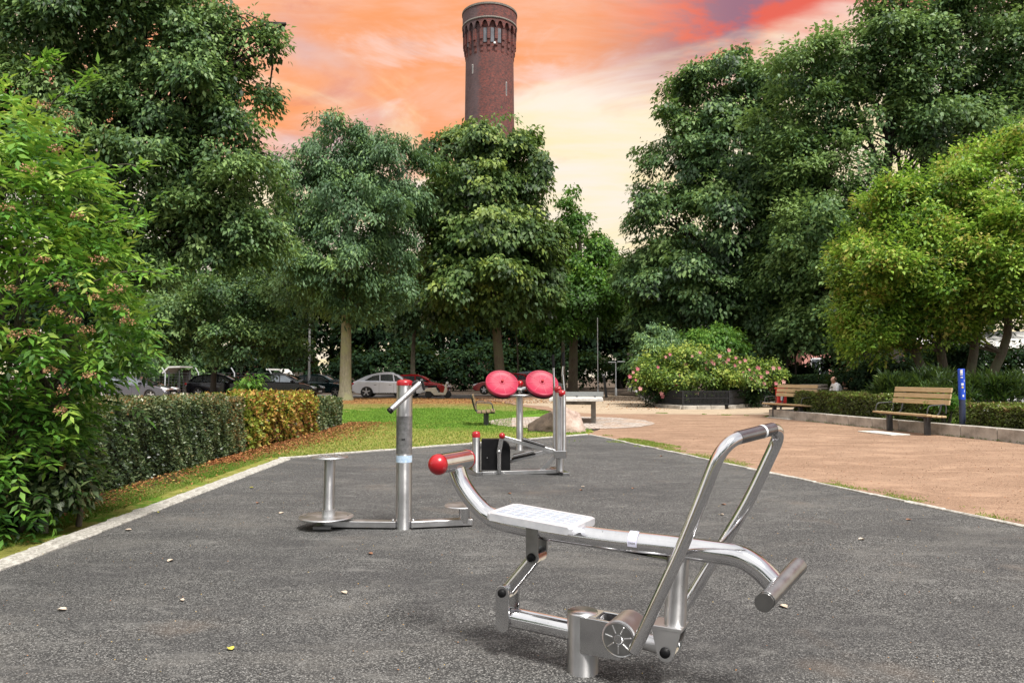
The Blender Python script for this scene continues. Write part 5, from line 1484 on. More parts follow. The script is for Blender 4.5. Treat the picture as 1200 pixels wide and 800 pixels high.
    bm = B_(); tube(bm, [A_ + dr * 0.603, A_ + dr * 0.632], 0.0288, 22); obj('grip_ring', bm, M['white'], t)
    # near leg joins the hub with a short stub
    bm = B_(); tube(bm, [hc - NN * 0.02 + BB * 0.06 - ZZ * 0.035, pts[0] + ZZ * 0.012 - BB * 0.0], 0.02, 16); obj('handle_stub', bm, st, t)
    bm = B_(); lathe(bm, pts[0] + (pts[0] - pts[1]).normalized() * 0.0, (pts[0] - pts[1]).normalized(), [(0, 0.0265), (0.006, 0.022), (0.009, 0.0)], 18); obj('tube_plug', bm, st, t)
rower()

# ---------------- twister station
def twister():
    c = G(473, 619.5)
    Y = c.y
    t = thing('twister_station', 'steel twister station with a tall red capped post, a stool and two turning discs', 'fitness machine', c)
    zt_ = P(473, 451, Y).z
    r = sz(9.2, Y)
    bm = B_(); tube(bm, [c, c + ZZ * zt_], r, 30); post = obj('post', bm, M['steel_post'], t)
    bm = B_(); lathe(bm, c + ZZ * (zt_ - 0.002), ZZ, [(0, r * 1.04), (0.025, r * 1.04), (0.04, r * 0.93), (0.05, r * 0.6), (0.053, 0)], 30); obj('cap', bm, M['red'], t)
    # information sleeve and blue sticker wrapped round the post
    def sleeve(name, y0, y1, m_, rr=1.01):
        bm = B_(); tube(bm, [c + ZZ * P(473, y1, Y).z, c + ZZ * P(473, y0, Y).z], r * rr, 30); return obj(name, bm, m_, t)
    s_ = sleeve('information_label', 487, 531, m_noise('engraved_label', (0.20, 0.20, 0.205), (0.34, 0.34, 0.35), 30, 0.35, 0.7), 1.008)
    for yy_ in (492, 496, 500, 503.5, 507, 510, 518, 520.5, 523):
        for sx in (-1, 0, 1):
            if random.random() < 0.75:
                an = sx * 0.42 + random.uniform(-0.08, 0.08)
                d_ = Vector((math.sin(an), -math.cos(an), 0)); bm = B_(); box(bm, c + d_ * (r * 1.012) + ZZ * P(473, yy_, Y).z, (random.uniform(0.012, 0.026), 0.002, 0.0045), axes(Vector((math.cos(an), math.sin(an), 0)), -d_, ZZ)); obj('printed_line', bm, M['label_grey'], s_)
    d_ = Vector((0, -1, 0)); bm = B_()
    prism(bm, [(-0.016, -0.003), (-0.006, 0.006), (0.0, 0.0), (0.008, 0.008), (0.018, 0.002), (0.012, -0.008), (0.002, -0.005), (-0.008, -0.008)], c + d_ * (r * 1.015) + ZZ * P(473, 513.8, Y).z, (1, 0, 0), (0, 0, 1), (0, 1, 0), 0.003); obj('logo', bm, M['black'], s_)
    s_ = sleeve('blue_sticker', 533, 541, M['label_blue'], 1.012)
    # handlebar bent across the head of the post
    q1 = P(457, 481, Y - 0.28); q2 = P(492, 449, Y - 0.10)
    bm = B_(); tube(bm, [q1, q1.lerp(q2, 0.5), q2], sz(3.3, Y), 16); obj('handlebar', bm, M['steel'], t)
    bm = B_(); tube(bm, [q1 - (q2 - q1).normalized() * 0.01, q1 + (q2 - q1).normalized() * 0.015], sz(3.6, Y), 16); obj('hand_grip', bm, M['black'], t)
    bm = B_(); tube(bm, [q2, P(489, 447, Y - 0.02), c + ZZ * P(473, 452, Y).z + Vector((0.03, 0, -0.01))], 0.018, 12); obj('handle_arm', bm, M['darkmetal'], t)
    bm = B_(); tube(bm, [P(494, 445, Y - 0.12), P(497, 456, Y - 0.03)], 0.013, 12); obj('handle_arm', bm, M['darkmetal'], t)
    # collar bolts at the foot
    for s in (-1, 1):
        bm = B_(); lathe(bm, c + Vector((s * (r + 0.02), -0.03, 0.075)), ZZ, [(0, 0.013), (0.014, 0.013), (0.018, 0.006), (0.018, 0)], 8); obj('bolt', bm, M['steel'], t)
    # ground rails
    zl = 0.075
    xl = P(381, 610, Y).x; xr = P(553, 603, Y + 0.12).x
    def rail(a, b, wdt, h):
        bm = B_(); a = Vector(a); b = Vector(b); d_ = (b - a).normalized(); box(bm, (a + b) / 2, ((b - a).length, wdt, h), axes(d_, ZZ.cross(d_), ZZ), bev=0.004); return obj('ground_rail', bm, M['steel_light'], t)
    rail((c.x - r * 0.9, c.y, 0.045), (xl, c.y + 0.03, 0.045), 0.10, 0.055)
    rail((c.x + r * 0.9, c.y, 0.045), (xr, c.y + 0.12, 0.045), 0.10, 0.055)
    # turning discs
    def disc(px, py, rp, Yd, th=0.012, name='turning_disc'):
        z = P(px, py, Yd).z; x_ = X_(px, Yd); bm = B_(); lathe(bm, (x_, Yd, z - th), ZZ, disc_prof(sz(rp, Yd), th, 0.004), 40); return obj(name, bm, M['steel_light'], t), Vector((x_, Yd, z))
    d1_, p1 = disc(384.5, 604, 31, c.y + 0.03)
    bm = B_(); tube(bm, [Vector((p1.x, p1.y, 0.04)), p1 - ZZ * 0.012], 0.045, 20); obj('bearing', bm, M['steel_worn'], t)
    seat, p2 = disc(388, 534, 21.5, c.y + 0.03, 0.014, 'stool_seat')
    for k in range(7):
        a = k * 2 * math.pi / 6; rr = 0 if k == 6 else 0.085
        bm = B_(); lathe(bm, p2 + Vector((rr * math.cos(a), rr * math.sin(a), -0.001)), ZZ, disc_prof(0.024, 0.004, 0.001), 12); obj('raised_dot', bm, M['steel_polished'], seat)
    bm = B_(); tube(bm, [p1 + Vector((0.02, 0, 0)), p2 - ZZ * 0.014], sz(6.3, Y), 22); obj('stool_column', bm, M['steel_post'], t)
    bm = B_(); tube(bm, [p1 + Vector((0.02, 0, 0)), p1 + Vector((0.02, 0, 0.06))], sz(7.6, Y), 22); obj('column_sleeve', bm, M['steel_light'], t)
    for s in (-1, 1):
        bm = B_(); lathe(bm, p1 + Vector((s * 0.19, 0.02, -0.001)), ZZ, disc_prof(0.009, 0.004, 0.001), 10); obj('bolt', bm, M['darkmetal'], t)
    d2_, p3 = disc(541, 591, 19.5, c.y + 0.1)
    bm = B_(); tube(bm, [Vector((p3.x + 0.03, p3.y, 0.04)), p3 + Vector((0.03, 0, -0.012))], 0.05, 20); obj('bearing', bm, M['steel'], t)
    bm = B_(); box(bm, (xl - 0.01, c.y + 0.0, 0.022), (0.16, 0.16, 0.03), bev=0.004); obj('foot_plate', bm, M['steel_worn'], t)
twister()

# ---------------- cross trainer
def trainer():
    c = G(655, 556); Y = c.y
    t = thing('cross_trainer', 'steel cross trainer with a black flywheel box, red caps and two swinging footboards', 'fitness machine', c)
    Q = lambda px, py, dy=0.0: P(px, py, Y + dy)
    def bar(name, a, b, w_, h, m_=None, bev=0.004):
        bm = B_(); d_ = (b - a).normalized(); up = Vector((0, 0, 1)); s_ = up.cross(d_)
        if s_.length < 0.1: s_ = Vector((0, 1, 0))
        s_.normalize(); u_ = d_.cross(s_)
        box(bm, (a + b) / 2, ((b - a).length, w_, h), axes(d_, s_, u_), bev=bev); return obj(name, bm, m_ or M['steel_light'], t)
    # floor rail
    bar('floor_rail', Q(563, 554.5, 0.05), Q(655, 551.5, 0.05), 0.09, 0.055)
    bar('foot_plate', Q(545, 548, 0.30), Q(562, 557, -0.18), 0.10, 0.09, M['steel'])
    bar('foot_plate', Q(648, 549, 0.25), Q(664, 556, -0.18), 0.10, 0.055, M['steel'])
    # left capped post
    a = Q(558, 553); bm = B_(); tube(bm, [a, Q(558, 512)], 0.055, 20); obj('short_post', bm, M['steel_post'], t)
    bm = B_(); lathe(bm, Q(558, 512), ZZ, [(0, 0.057), (0.05, 0.057), (0.075, 0.045), (0.085, 0)], 20); obj('cap', bm, M['red'], t)
    # flywheel box
    z0 = 0.06; z1 = Q(580, 514.5).z; xl = Q(564, 530).x; xr = Q(598, 530).x
    poly = [(xl, z0), (xr, z0), (xr, z1 - 0.16)] + [(xr - 0.15 + 0.15 * math.cos(a_), z1 - 0.15 + 0.15 * math.sin(a_)) for a_ in np.linspace(0.1, math.pi / 2, 8)] + [(xl, z1)]
    bm = B_(); prism(bm, poly, (0, Y + 0.10, 0), (1, 0, 0), (0, 0, 1), (0, 1, 0), 0.17, 0.008); fb = obj('flywheel_box', bm, M['black'], t)
    for px, py in ((571, 536), (578, 554), (590, 554)):
        bm = B_(); lathe(bm, Q(px, py, 0.01), (0, -1, 0), disc_prof(0.009, 0.008, 0.002), 10); obj('screw', bm, M['steel'], fb)
    # crank arm in front
    bm = B_(); tube(bm, [Q(585, 528, -0.02), Q(585, 555, -0.02)], 0.030, 14); obj('front_strut', bm, M['steel'], t)
    bar('crank', Q(584.5, 531, -0.05), Q(588, 512, -0.05), 0.03, 0.062, M['steel'])
    bm = B_(); ball(bm, Q(584.8, 529, -0.07), 0.022); obj('pivot', bm, M['steel_light'], t)
    bm = B_(); ball(bm, Q(588.3, 510.5, -0.07), 0.043); obj('knob', bm, M['red'], t)
    # swinging bars
    bar('upper_bar', Q(591, 513, -0.05), Q(661, 532, -0.12), 0.035, 0.058)
    bar('footboard', Q(613, 513.5, -0.12), Q(637, 521, -0.12), 0.15, 0.028, M['steel'])
    bm = B_(); a, b = Q(611, 512.6, -0.12), Q(639, 521.3, -0.12); d_ = (b - a).normalized(); box(bm, (a + b) / 2 - ZZ * 0.022, ((b - a).length * 0.96, 0.13, 0.018), axes(d_, Vector((0, 1, 0)), d_.cross(Vector((0, 1, 0)))), bev=0.003); obj('footboard_edge', bm, M['black'], t)
    bar('lower_bar', Q(597, 540, 0.28), Q(650, 526.5, 0.2), 0.035, 0.058)
    bar('footboard', Q(601, 534, 0.22), Q(626, 528, 0.22), 0.15, 0.03, M['steel'])
    bm = B_(); a, b = Q(599, 535.6, 0.22), Q(628, 529, 0.22); d_ = (b - a).normalized(); box(bm, (a + b) / 2 - ZZ * 0.024, ((b - a).length * 0.96, 0.13, 0.018), axes(d_, Vector((0, 1, 0)), d_.cross(Vector((0, 1, 0)))), bev=0.003); obj('footboard_edge', bm, M['black'], t)
    bar('brace', Q(634, 551, 0.05), Q(652, 532, 0.05), 0.06, 0.055)
    # uprights and swing poles
    bm = B_(); tube(bm, [Q(656, 553), Q(656, 460)], 0.050, 22); obj('upright', bm, M['steel_post'], t)
    bm = B_(); tube(bm, [Q(650, 533, 0.10), Q(650, 458, 0.10)], 0.026, 16); obj('swing_pole', bm, M['steel_post'], t)
    bm = B_(); tube(bm, [Q(661, 534, -0.14), Q(661, 462, -0.14)], 0.027, 16); obj('swing_pole', bm, M['steel_post'], t)
    for px, py, dy in ((654, 455.5, 0.04), (658.5, 460, -0.12)):
        bm = B_(); lathe(bm, Q(px - 4, py + 0.5, dy), (1, -0.1, -0.05), [(0, 0.0), (0.005, 0.035), (0.02, 0.048), (0.075, 0.048), (0.09, 0.035), (0.095, 0)], 18); obj('cap', bm, M['red'], t)
    bm = B_(); tube(bm, [Q(649.5, 458, 0.10), Q(648.5, 430, 0.10)], 0.016, 12); obj('handle', bm, M['steel_polished'], t)
    bm = B_(); tube(bm, [Q(648.5, 431, 0.10), Q(648, 415.5, 0.10)], 0.020, 12); obj('hand_grip', bm, M['black'], t)
    bm = B_(); tube(bm, smooth_path([Q(661, 458, -0.14), Q(659.5, 440, -0.14), Q(660.5, 428, -0.14)], 3), 0.016, 12); obj('handle', bm, M['steel_polished'], t)
    bm = B_(); tube(bm, [Q(660.5, 429, -0.14), Q(660, 412.5, -0.14)], 0.020, 12); obj('hand_grip', bm, M['black'], t)
    for py in (531,):
        bm = B_(); box(bm, Q(656, py, -0.1), (0.17, 0.30, 0.10), bev=0.006); obj('pivot_bracket', bm, M['steel'], t)
        bm = B_(); lathe(bm, Q(661.5, 532, -0.18), (0, -1, 0), disc_prof(0.022, 0.02), 12); obj('pivot', bm, M['steel_light'], t)
trainer()

# ---------------- shoulder wheels
def wheels():
    c = G(609, 527.5); Y = c.y
    t = thing('shoulder_wheels', 'pair of tilted faded red discs on a slim steel post behind the cross trainer', 'fitness machine', c)
    zt_ = P(609, 463, Y).z
    bm = B_(); tube(bm, [c, c + ZZ * zt_], sz(4.1, Y), 22); obj('post', bm, M['steel_post'], t)
    bm = B_(); lathe(bm, c + ZZ * (zt_ - 0.02), ZZ, [(0, 0.10), (0.012, 0.28), (0.035, 0.28), (0.035, 0.0)], 30); obj('top_plate', bm, M['steel_light'], t)
    bm = B_(); tube(bm, [c + ZZ * zt_, c + ZZ * P(609, 453, Y).z], 0.022, 12); obj('spindle', bm, M['steel'], t)
    bm = B_(); ball(bm, P(609.5, 449.5, Y), 0.062); obj('knob', bm, M['red'], t)
    for px, py, sx in ((588.5, 447.3, 1), (635.5, 447.3, 1)):
        ax = Vector((0.16, -0.70, 0.69)).normalized()
        pc = P(px, py, Y - 0.12)
        R_ = 0.302
        u = Vector((1, 0, 0)); u = (u - ax * u.dot(ax)).normalized(); v = ax.cross(u)
        bm = B_(); lathe(bm, pc - ax * 0.10, ax, [(0, R_ * 0.96), (0, R_ * 0.96), (0.012, R_ * 0.98), (0.088, R_), (0.088, R_), (0.10, R_ - 0.008), (0.10, R_ - 0.008), (0.10, R_ - 0.02), (0.094, R_ - 0.024), (0.098, R_ * 0.5), (0.10, 0)], 44); wh = obj('wheel', bm, M['pink'], t)
        bm = B_(); lathe(bm, pc - ax * 0.150, ax, [(0, R_ * 0.90), (0, R_ * 0.94), (0.05, R_ * 0.97), (0.05, R_ * 0.90)], 40); obj('wheel_back', bm, M['black'], wh)
        bm = B_(); lathe(bm, pc + ax * 0.0, ax, disc_prof(0.055, 0.008, 0.003), 22); hb_ = obj('hub', bm, M['pink'], wh)
        bm = B_(); tube(bm, [pc + ax * 0.008, pc + ax * 0.05], 0.024, 14); obj('grip', bm, M['red'], wh)
        for k in range(8):
            a = 2 * math.pi * (k + 0.3) / 8; dr = u * math.cos(a) + v * math.sin(a)
            bm = B_(); box(bm, pc + dr * 0.175 - ax * 0.0005, (0.21, 0.006, 0.004), axes(dr, ax.cross(dr), ax)); obj('groove_line', bm, M['pink_line'], wh)
        bm = B_(); tube(bm, [pc - ax * 0.16, Vector((c.x, c.y, P(609, 455, Y).z))], 0.03, 12); obj('axle', bm, M['steel'], t)
wheels()

# ---------------- concrete table tennis table
def pingpong():
    c = G(676, 493)
    t = thing('table_tennis_table', 'heavy concrete table tennis table with a low grey net plate, standing on the paved circle', 'table', c, (0, 0, math.radians(-6)), world=False)
    h = 0.72
    bm = B_(); box(bm, (0, 0, h - 0.04), (1.55, 2.74, 0.085), bev=0.012, seg=2); obj('tabletop', bm, M['concrete_light'], t)
    bm = B_(); box(bm, (0, 0, h + 0.09), (1.62, 0.025, 0.15), bev=0.004); n_ = obj('net_plate', bm, M['label_grey'], t)
    for x_ in (-0.55, 0, 0.55):
        bm = B_(); box(bm, (x_, -0.03, h + 0.02), (0.06, 0.05, 0.045), bev=0.004); obj('net_foot', bm, M['darkmetal'], t)
    for sx in (-0.5, 0.5):
        for sy in (-0.85, 0.85):
            bm = B_(); box(bm, (sx, sy, (h - 0.085) / 2 - 0.01), (0.14, 0.30, h - 0.06), bev=0.012); obj('leg', bm, M['concrete_dark'], t)
    for sy in (-0.85, 0.85):
        bm = B_(); box(bm, (0, sy, h - 0.14), (1.14, 0.2, 0.10), bev=0.008); obj('crossbeam', bm, M['concrete_dark'], t)
pingpong()

def boulder():
    c = G(655, 505.5); c.z = 0; Y = c.y + 0.35
    bm = B_(); bmesh.ops.create_icosphere(bm, subdivisions=5, radius=1.0)
    from mathutils import noise as mn
    for v in bm.verts:
        p = v.co.copy(); 
        d_ = 1 + 0.20 * mn.noise(p * 1.3 + Vector((3, 1, 2))) + 0.09 * mn.noise(p * 3.1) + 0.035 * mn.noise(p * 8)
        # facets
        for fn_, k in ((Vector((0.55, -0.5, 0.67)), 0.80), (Vector((-0.6, -0.62, 0.5)), 0.82), (Vector((0.1, -0.9, 0.4)), 0.86), (Vector((0.95, -0.1, 0.3)), 0.84), (Vector((-0.2, 0.2, 0.95)), 0.88)):
            q = p * d_; ex = q.dot(fn_.normalized()) - k
            if ex > 0: d_ -= ex * 0.8
        q = p * d_
        v.co = Vector((q.x * 0.72 + 0.10 * max(q.z, 0), q.y * 0.55, q.z * 0.62 * (1 - 0.38 * abs(q.x - 0.15)) + 0.02))
    for v in bm.verts:
        if v.co.x > 0: v.co.z *= 1.0
    for f in bm.faces: f.smooth = True
    setorg((0, 0, 0))
    o = obj('boulder', bm, M['rock'], None); o.location = (c.x, Y, 0.02)
    tag(o, 'pinkish grey boulder with a dark left side lying at the lawn corner', 'boulder')
boulder()

# ---------------- benches
M['wood_mid'] = m_noise('old_grey_brown_wood', (0.12, 0.08, 0.045), (0.26, 0.19, 0.11), 14, 0.7, bump=0.2)
def bench(label, loc, rot, L=1.9, group=None, woodm='wood', seat_h=0.47, back_h=1.08, leg='leg', solid=False):
    """local frame: length along y, facing -x; the backrest is at +x"""
    t = thing('park_bench', label, 'bench', loc, (0, 0, rot), group, world=False)
    W1 = M[woodm]
    for k, x_ in enumerate((0.03, 0.16, 0.29, 0.42)):
        bm = B_(); box(bm, (x_, 0, seat_h - 0.02 + 0.01 * abs(k - 1.5) - 0.012 * k), (0.11, L, 0.042), bev=0.008, seg=2); obj('seat_slat', bm, W1, t)
    ang = Matrix.Rotation(math.radians(14), 3, 'Y')
    for k, z in enumerate((back_h - 0.33, back_h - 0.19, back_h - 0.05)):
        bm = B_(); box(bm, (0.50 + (z - seat_h) * 0.22, 0, z), (0.036, L, 0.115), ang, bev=0.008, seg=2); obj('back_slat', bm, W1, t)
    for s in (-1, 1):
        y = s * (L / 2 - 0.32)
        bm = B_(); box(bm, (0.22, y, seat_h / 2 - 0.04), (0.14, 0.07, seat_h - 0.06), bev=0.008); obj('leg', bm, M['darkmetal'], t)
        bm = B_(); box(bm, (0.23, y, seat_h - 0.065), (0.50, 0.06, 0.03), bev=0.004); obj('seat_bracket', bm, M['darkmetal'], t)
        bm = B_(); tube(bm, fillet([(0.42, y, seat_h - 0.07), (0.54, y, seat_h + 0.02), (0.56 + (back_h - seat_h) * 0.21, y, back_h + 0.0)], 0.08, 5), 0.02, 10); obj('back_support', bm, M['darkmetal'], t)
        bm = B_(); tube(bm, fillet([(0.50, y + s * 0.26, seat_h + 0.03), (0.52, y + s * 0.26, seat_h + 0.24), (0.06, y + s * 0.26, seat_h + 0.21), (0.02, y + s * 0.26, seat_h + 0.0)], 0.09, 5), 0.013, 8); obj('armrest', bm, M['darkmetal'], t)
    return t
wang = math.atan2(wd.y, wd.x) + math.pi / 2        # y axis of the bench along the wall
s1 = (G(1057, 495)); 
def bench_at(pxf, pyf, pxn, pyn):
    a = G(pxf, pyf, 0.47); b = G(pxn, pyn, 0.47); m_ = (a + b) / 2; m_.z = 0
    return m_, math.atan2((b - a).y, (b - a).x) + math.pi / 2, (b - a).length
m_, an, ln = bench_at(1022, 481.5, 1089, 486.5)
bench('wooden slatted park bench with dark metal legs before the low wall, nearest on the right', m_, an, 2.0)
m2, an2, ln2 = bench_at(901, 472.4, 931, 474)
bench('wooden slatted park bench beside the red bin, farther along the wall', m2, an2, 1.9)
# bench seen end on beside the lawn
g = G(566, 499)
bench('small slatted bench seen end on at the edge of the lawn', (G(578, 499).x, g.y + 0.75, 0), math.pi + 0.045, 1.3, back_h=0.84, seat_h=0.40, woodm='wood_mid')
# two dark benches beyond the hedge, backs to us
bench('dark wooden bench with an empty backrest, left of the seated man', (X_(957, 29.5), 29.0, 0), -math.pi / 2 - 0.12 + math.pi, 1.35, woodm='wood_dark', back_h=1.03)
mb = bench('dark wooden bench on which the man in the pale shirt sits', (X_(987, 27.5), 27.2, 0), -math.pi / 2 - 0.12 + math.pi, 1.45, woodm='wood_dark', back_h=1.03)

# ---------------- red bin and blue post
def redbin():
    c = WL(s_at(914, 0.9), 0.9); c.z = 0.0
    Y = c.y; x_ = X_(914, Y)
    t = thing('litter_bin', 'slim red litter bin on a post behind the far bench', 'litter bin', (x_, Y, 0))
    zt_ = P(914, 454, Y).z
    bm = B_(); tube(bm, [(x_, Y, 0), (x_, Y, zt_ - 0.1)], 0.035, 12); obj('post', bm, M['darkmetal'], t)
    bm = B_(); box(bm, (x_, Y - 0.05, zt_ - 0.30), (0.30, 0.28, 0.50), bev=0.03, seg=2); b = obj('body', bm, M['bin_red'], t)
    bm = B_(); box(bm, (x_, Y - 0.05, zt_ - 0.02), (0.36, 0.34, 0.06), bev=0.02, seg=2); obj('lid', bm, M['bin_red'], t)
    bm = B_(); box(bm, (x_ + 0.02, Y - 0.192, zt_ - 0.11), (0.22, 0.012, 0.09), bev=0.004); obj('opening', bm, M['black'], b)
    bm = B_(); box(bm, (x_ - 0.02, Y - 0.193, zt_ - 0.36), (0.10, 0.006, 0.16)); obj('sticker', bm, M['white'], b)
redbin()
def bluepost():
    off = 0.55; s_ = s_at(1126, off); c = WL(s_, off); Y = c.y; x_ = X_(1126, Y)
    t = thing('blue_post', 'upright blue post with white and yellow stickers standing in the gap of the hedge', 'post', (x_, Y, 0))
    zt_ = P(1126, 433, Y).z; zm = P(1126, 467, Y).z; r = sz(3.7, Y)
    bm = B_(); tube(bm, [(x_, Y, 0), (x_, Y, zm)], r * 0.95, 20); obj('lower_pole', bm, M['bluedark'], t)
    bm = B_(); tube(bm, [(x_, Y, zm - 0.02), (x_, Y, zt_)], r, 20); obj('sleeve', bm, M['blue'], t)
    bm = B_(); lathe(bm, (x_, Y, zt_ - 0.001), ZZ, [(0, r * 1.03), (0.012, r * 1.03), (0.02, r * 0.8), (0.02, 0)], 20); obj('cap', bm, M['blue'], t)
    for an, py, ww, hh, mt in ((-0.5, 435.5, 0.05, 0.09, 'white'), (-0.5, 439, 0.05, 0.02, 'white'), (-0.45, 442, 0.045, 0.025, 'white'), (-0.3, 450, 0.05, 0.05, 'white'), (-0.3, 453.5, 0.035, 0.045, 'yellow'), (-0.15, 463.5, 0.03, 0.05, 'white'), (0.2, 458, 0.012, 0.05, 'white'), (0.25, 446, 0.012, 0.04, 'white')):
        d_ = Vector((math.sin(an + 0.5), -math.cos(an + 0.5), 0)); 
        d_ = Vector((math.sin(an), -math.cos(an), 0))
        bm = B_(); z = P(1126, py, Y).z
        prv = None
        for k in range(5):
            a2 = an + (k / 4 - 0.5) * ww / r
            q = Vector((x_ + math.sin(a2) * (r + 0.002), Y - math.cos(a2) * (r + 0.002), z))
            cur = (bm.verts.new(q - ZZ * hh / 2), bm.verts.new(q + ZZ * hh / 2))
            if prv: bm.faces.new((prv[0], cur[0], cur[1], prv[1]))
            prv = cur
        obj('sticker', bm, M[mt], t)
bluepost()

# ---------------- seated man
def man():
    Y = 26.9; cx_ = X_(977.5, Y)
    t = thing('person', 'bald man in a pale shirt sitting on a dark bench, leaning forward and facing left', 'person', (cx_, Y, 0))
    hz = P(978, 445, Y).z
    def skinned(name, verts, edges, rads, mat, parent, root=0, sub=2):
        me = bpy.data.meshes.new(name); me.from_pydata([tuple(Vector(v) - t.location) for v in verts], edges, []); me.materials.append(mat)
        o = bpy.data.objects.new(name, me); COL.objects.link(o); o.parent = parent
        md = o.modifiers.new('skin', 'SKIN'); sv = me.skin_vertices[0].data
        for i, r_ in enumerate(rads): sv[i].radius = (r_, r_) if not isinstance(r_, tuple) else r_
        sv[root].use_root = True
        md.use_smooth_shade = True
        sb = o.modifiers.new('sub', 'SUBSURF'); sb.levels = sub; sb.render_levels = sub
        return o
    x0 = cx_
    hip = (x0 + 0.16, Y, 0.56); waist = (x0 + 0.13, Y, 0.74); chest = (x0 + 0.07, Y, 0.94); sh = (x0 + 0.03, Y, 1.06); neck = (x0 - 0.01, Y, 1.12); hd = (x0 - 0.03, Y, hz - 0.02)
    V = [hip, waist, chest, sh, neck, (x0 - 0.02, Y, 1.17)]
    E_ = [(0, 1), (1, 2), (2, 3), (3, 4), (4, 5)]
    R_ = [(0.15, 0.16), (0.14, 0.15), (0.14, 0.17), (0.10, 0.14), 0.055, 0.055]
    for s in (-1, 1):
        i = len(V)
        V += [(x0 + 0.03, Y + s * 0.19, 1.04), (x0 - 0.03, Y + s * 0.24, 0.80), (x0 - 0.23, Y + s * 0.15, 0.70), (x0 - 0.30, Y + s * 0.10, 0.69)]
        E_ += [(3, i), (i, i + 1), (i + 1, i + 2), (i + 2, i + 3)]; R_ += [0.065, 0.05, 0.036, 0.028]
        j = len(V)
        for f_ in range(4):
            yy_ = Y + s * (0.13 - 0.022 * f_)
            V += [(x0 - 0.345, yy_, 0.685), (x0 - 0.385 - 0.004 * (f_ in (1, 2)), yy_, 0.665)]
            E_ += [(i + 3, j + 2 * f_), (j + 2 * f_, j + 2 * f_ + 1)]; R_ += [0.010, 0.008]
        V += [(x0 - 0.32, Y + s * 0.055, 0.70), (x0 - 0.345, Y + s * 0.04, 0.69)]; E_ += [(i + 3, j + 8), (j + 8, j + 9)]; R_ += [0.011, 0.009]
        k = len(V)
        V += [(x0 + 0.10, Y + s * 0.10, 0.54), (x0 - 0.32, Y + s * 0.13, 0.53), (x0 - 0.30, Y + s * 0.13, 0.10), (x0 - 0.42, Y + s * 0.13, 0.04)]
        E_ += [(0, k), (k, k + 1), (k + 1, k + 2), (k + 2, k + 3)]; R_ += [0.085, 0.06, 0.042, 0.035]
    body = skinned('body', V, E_, R_, M['skin'], t)
    # shirt and trousers follow the body
    V = [waist, chest, sh, neck]; E_ = [(0, 1), (1, 2), (2, 3)]; R_ = [(0.165, 0.175), (0.165, 0.19), (0.13, 0.16), 0.07]
    V = [(hip[0], Y, 0.60)] + V; E_ = [(0, 1), (1, 2), (2, 3), (3, 4)]; R_ = [(0.165, 0.175)] + R_
    for s in (-1, 1):
        i = len(V); V += [(x0 + 0.03, Y + s * 0.19, 1.045), (x0 - 0.03, Y + s * 0.24, 0.81), (x0 - 0.20, Y + s * 0.17, 0.715)]; E_ += [(3, i), (i, i + 1), (i + 1, i + 2)]; R_ += [0.082, 0.068, 0.05]
    skinned('shirt', V, E_, R_, M['shirt'], t)
    V = [(hip[0], Y, 0.58)]; E_ = []; R_ = [(0.165, 0.175)]
    for s in (-1, 1):
        i = len(V); V += [(x0 + 0.10, Y + s * 0.10, 0.55), (x0 - 0.32, Y + s * 0.13, 0.54), (x0 - 0.30, Y + s * 0.13, 0.14)]; E_ += [(0, i), (i, i + 1), (i + 1, i + 2)]; R_ += [0.105, 0.078, 0.066]
    skinned('trousers', V, E_, R_, M['trousers'], t)
    # head
    bm = B_(); bmesh.ops.create_icosphere(bm, subdivisions=4, radius=1.0)
    for v in bm.verts:
        p = v.co
        x_ = p.x * 0.098; y_ = p.y * 0.076; z_ = p.z * 0.118
        if p.z < -0.2: x_ *= 1 - 0.25 * (-p.z - 0.2); y_ *= 1 - 0.35 * (-p.z - 0.2)
        # nose, brow, mouth on the -x side
        if p.x < -0.6:
            nb = math.exp(-((p.y / 0.16) ** 2) - ((p.z + 0.12) / 0.17) ** 2); x_ -= 0.024 * nb
            x_ += 0.008 * math.exp(-((abs(p.y) - 0.36) / 0.13) ** 2 - ((p.z - 0.08) / 0.10) ** 2)
            x_ -= 0.006 * math.exp(-((p.z - 0.26) / 0.08) ** 2) * (abs(p.y) < 0.6)
            x_ -= 0.006 * math.exp(-((p.y / 0.3) ** 2) - ((p.z + 0.45) / 0.06) ** 2)
        v.co = Vector((x_, y_, z_)) + Vector((hd[0], hd[1], hz))
    for f in bm.faces: f.smooth = True
    head = obj('head', bm, M['skin'], t)
    for s in (-1, 1):
        bm = B_(); ball(bm, (hd[0] - 0.084, Y + s * 0.031, hz + 0.010), 0.012); obj('eye', bm, M['white'], head)
        bm = B_(); ball(bm, (hd[0] - 0.0945, Y + s * 0.031, hz + 0.010), 0.005); obj('pupil', bm, M['black'], head)
        bm = B_(); ball(bm, (hd[0] + 0.008, Y + s * 0.078, hz - 0.005), 0.03, 0.65, 0.25, 1.0); obj('ear', bm, M['skin'], head)
    bm = B_(); box(bm, (hd[0] - 0.093, Y, hz - 0.055), (0.006, 0.045, 0.006), bev=0.002); obj('mouth', bm, M['label_grey'], head)
    bm = B_(); lathe(bm, (hd[0] + 0.012, Y, hz - 0.035), (0, 0, 1), [(0, 0.078), (0.03, 0.084), (0.05, 0.080)], 20); 
    for v in bm.verts:
        if v.co.x < hd[0] + 0.02: v.co.x = hd[0] + 0.02 + (v.co.x - hd[0] - 0.02) * 0.05
        v.co.x = hd[0] + 0.012 + (v.co.x - hd[0] - 0.012) * 1.13
    obj('hair', bm, M['hair_grey'], head)
    for s in (-1, 1):
        bm = B_(); box(bm, (x0 - 0.36, Y + s * 0.13, 0.05), (0.27, 0.095, 0.085), bev=0.03, seg=3); obj('shoe', bm, M['shoe'], t)
man()

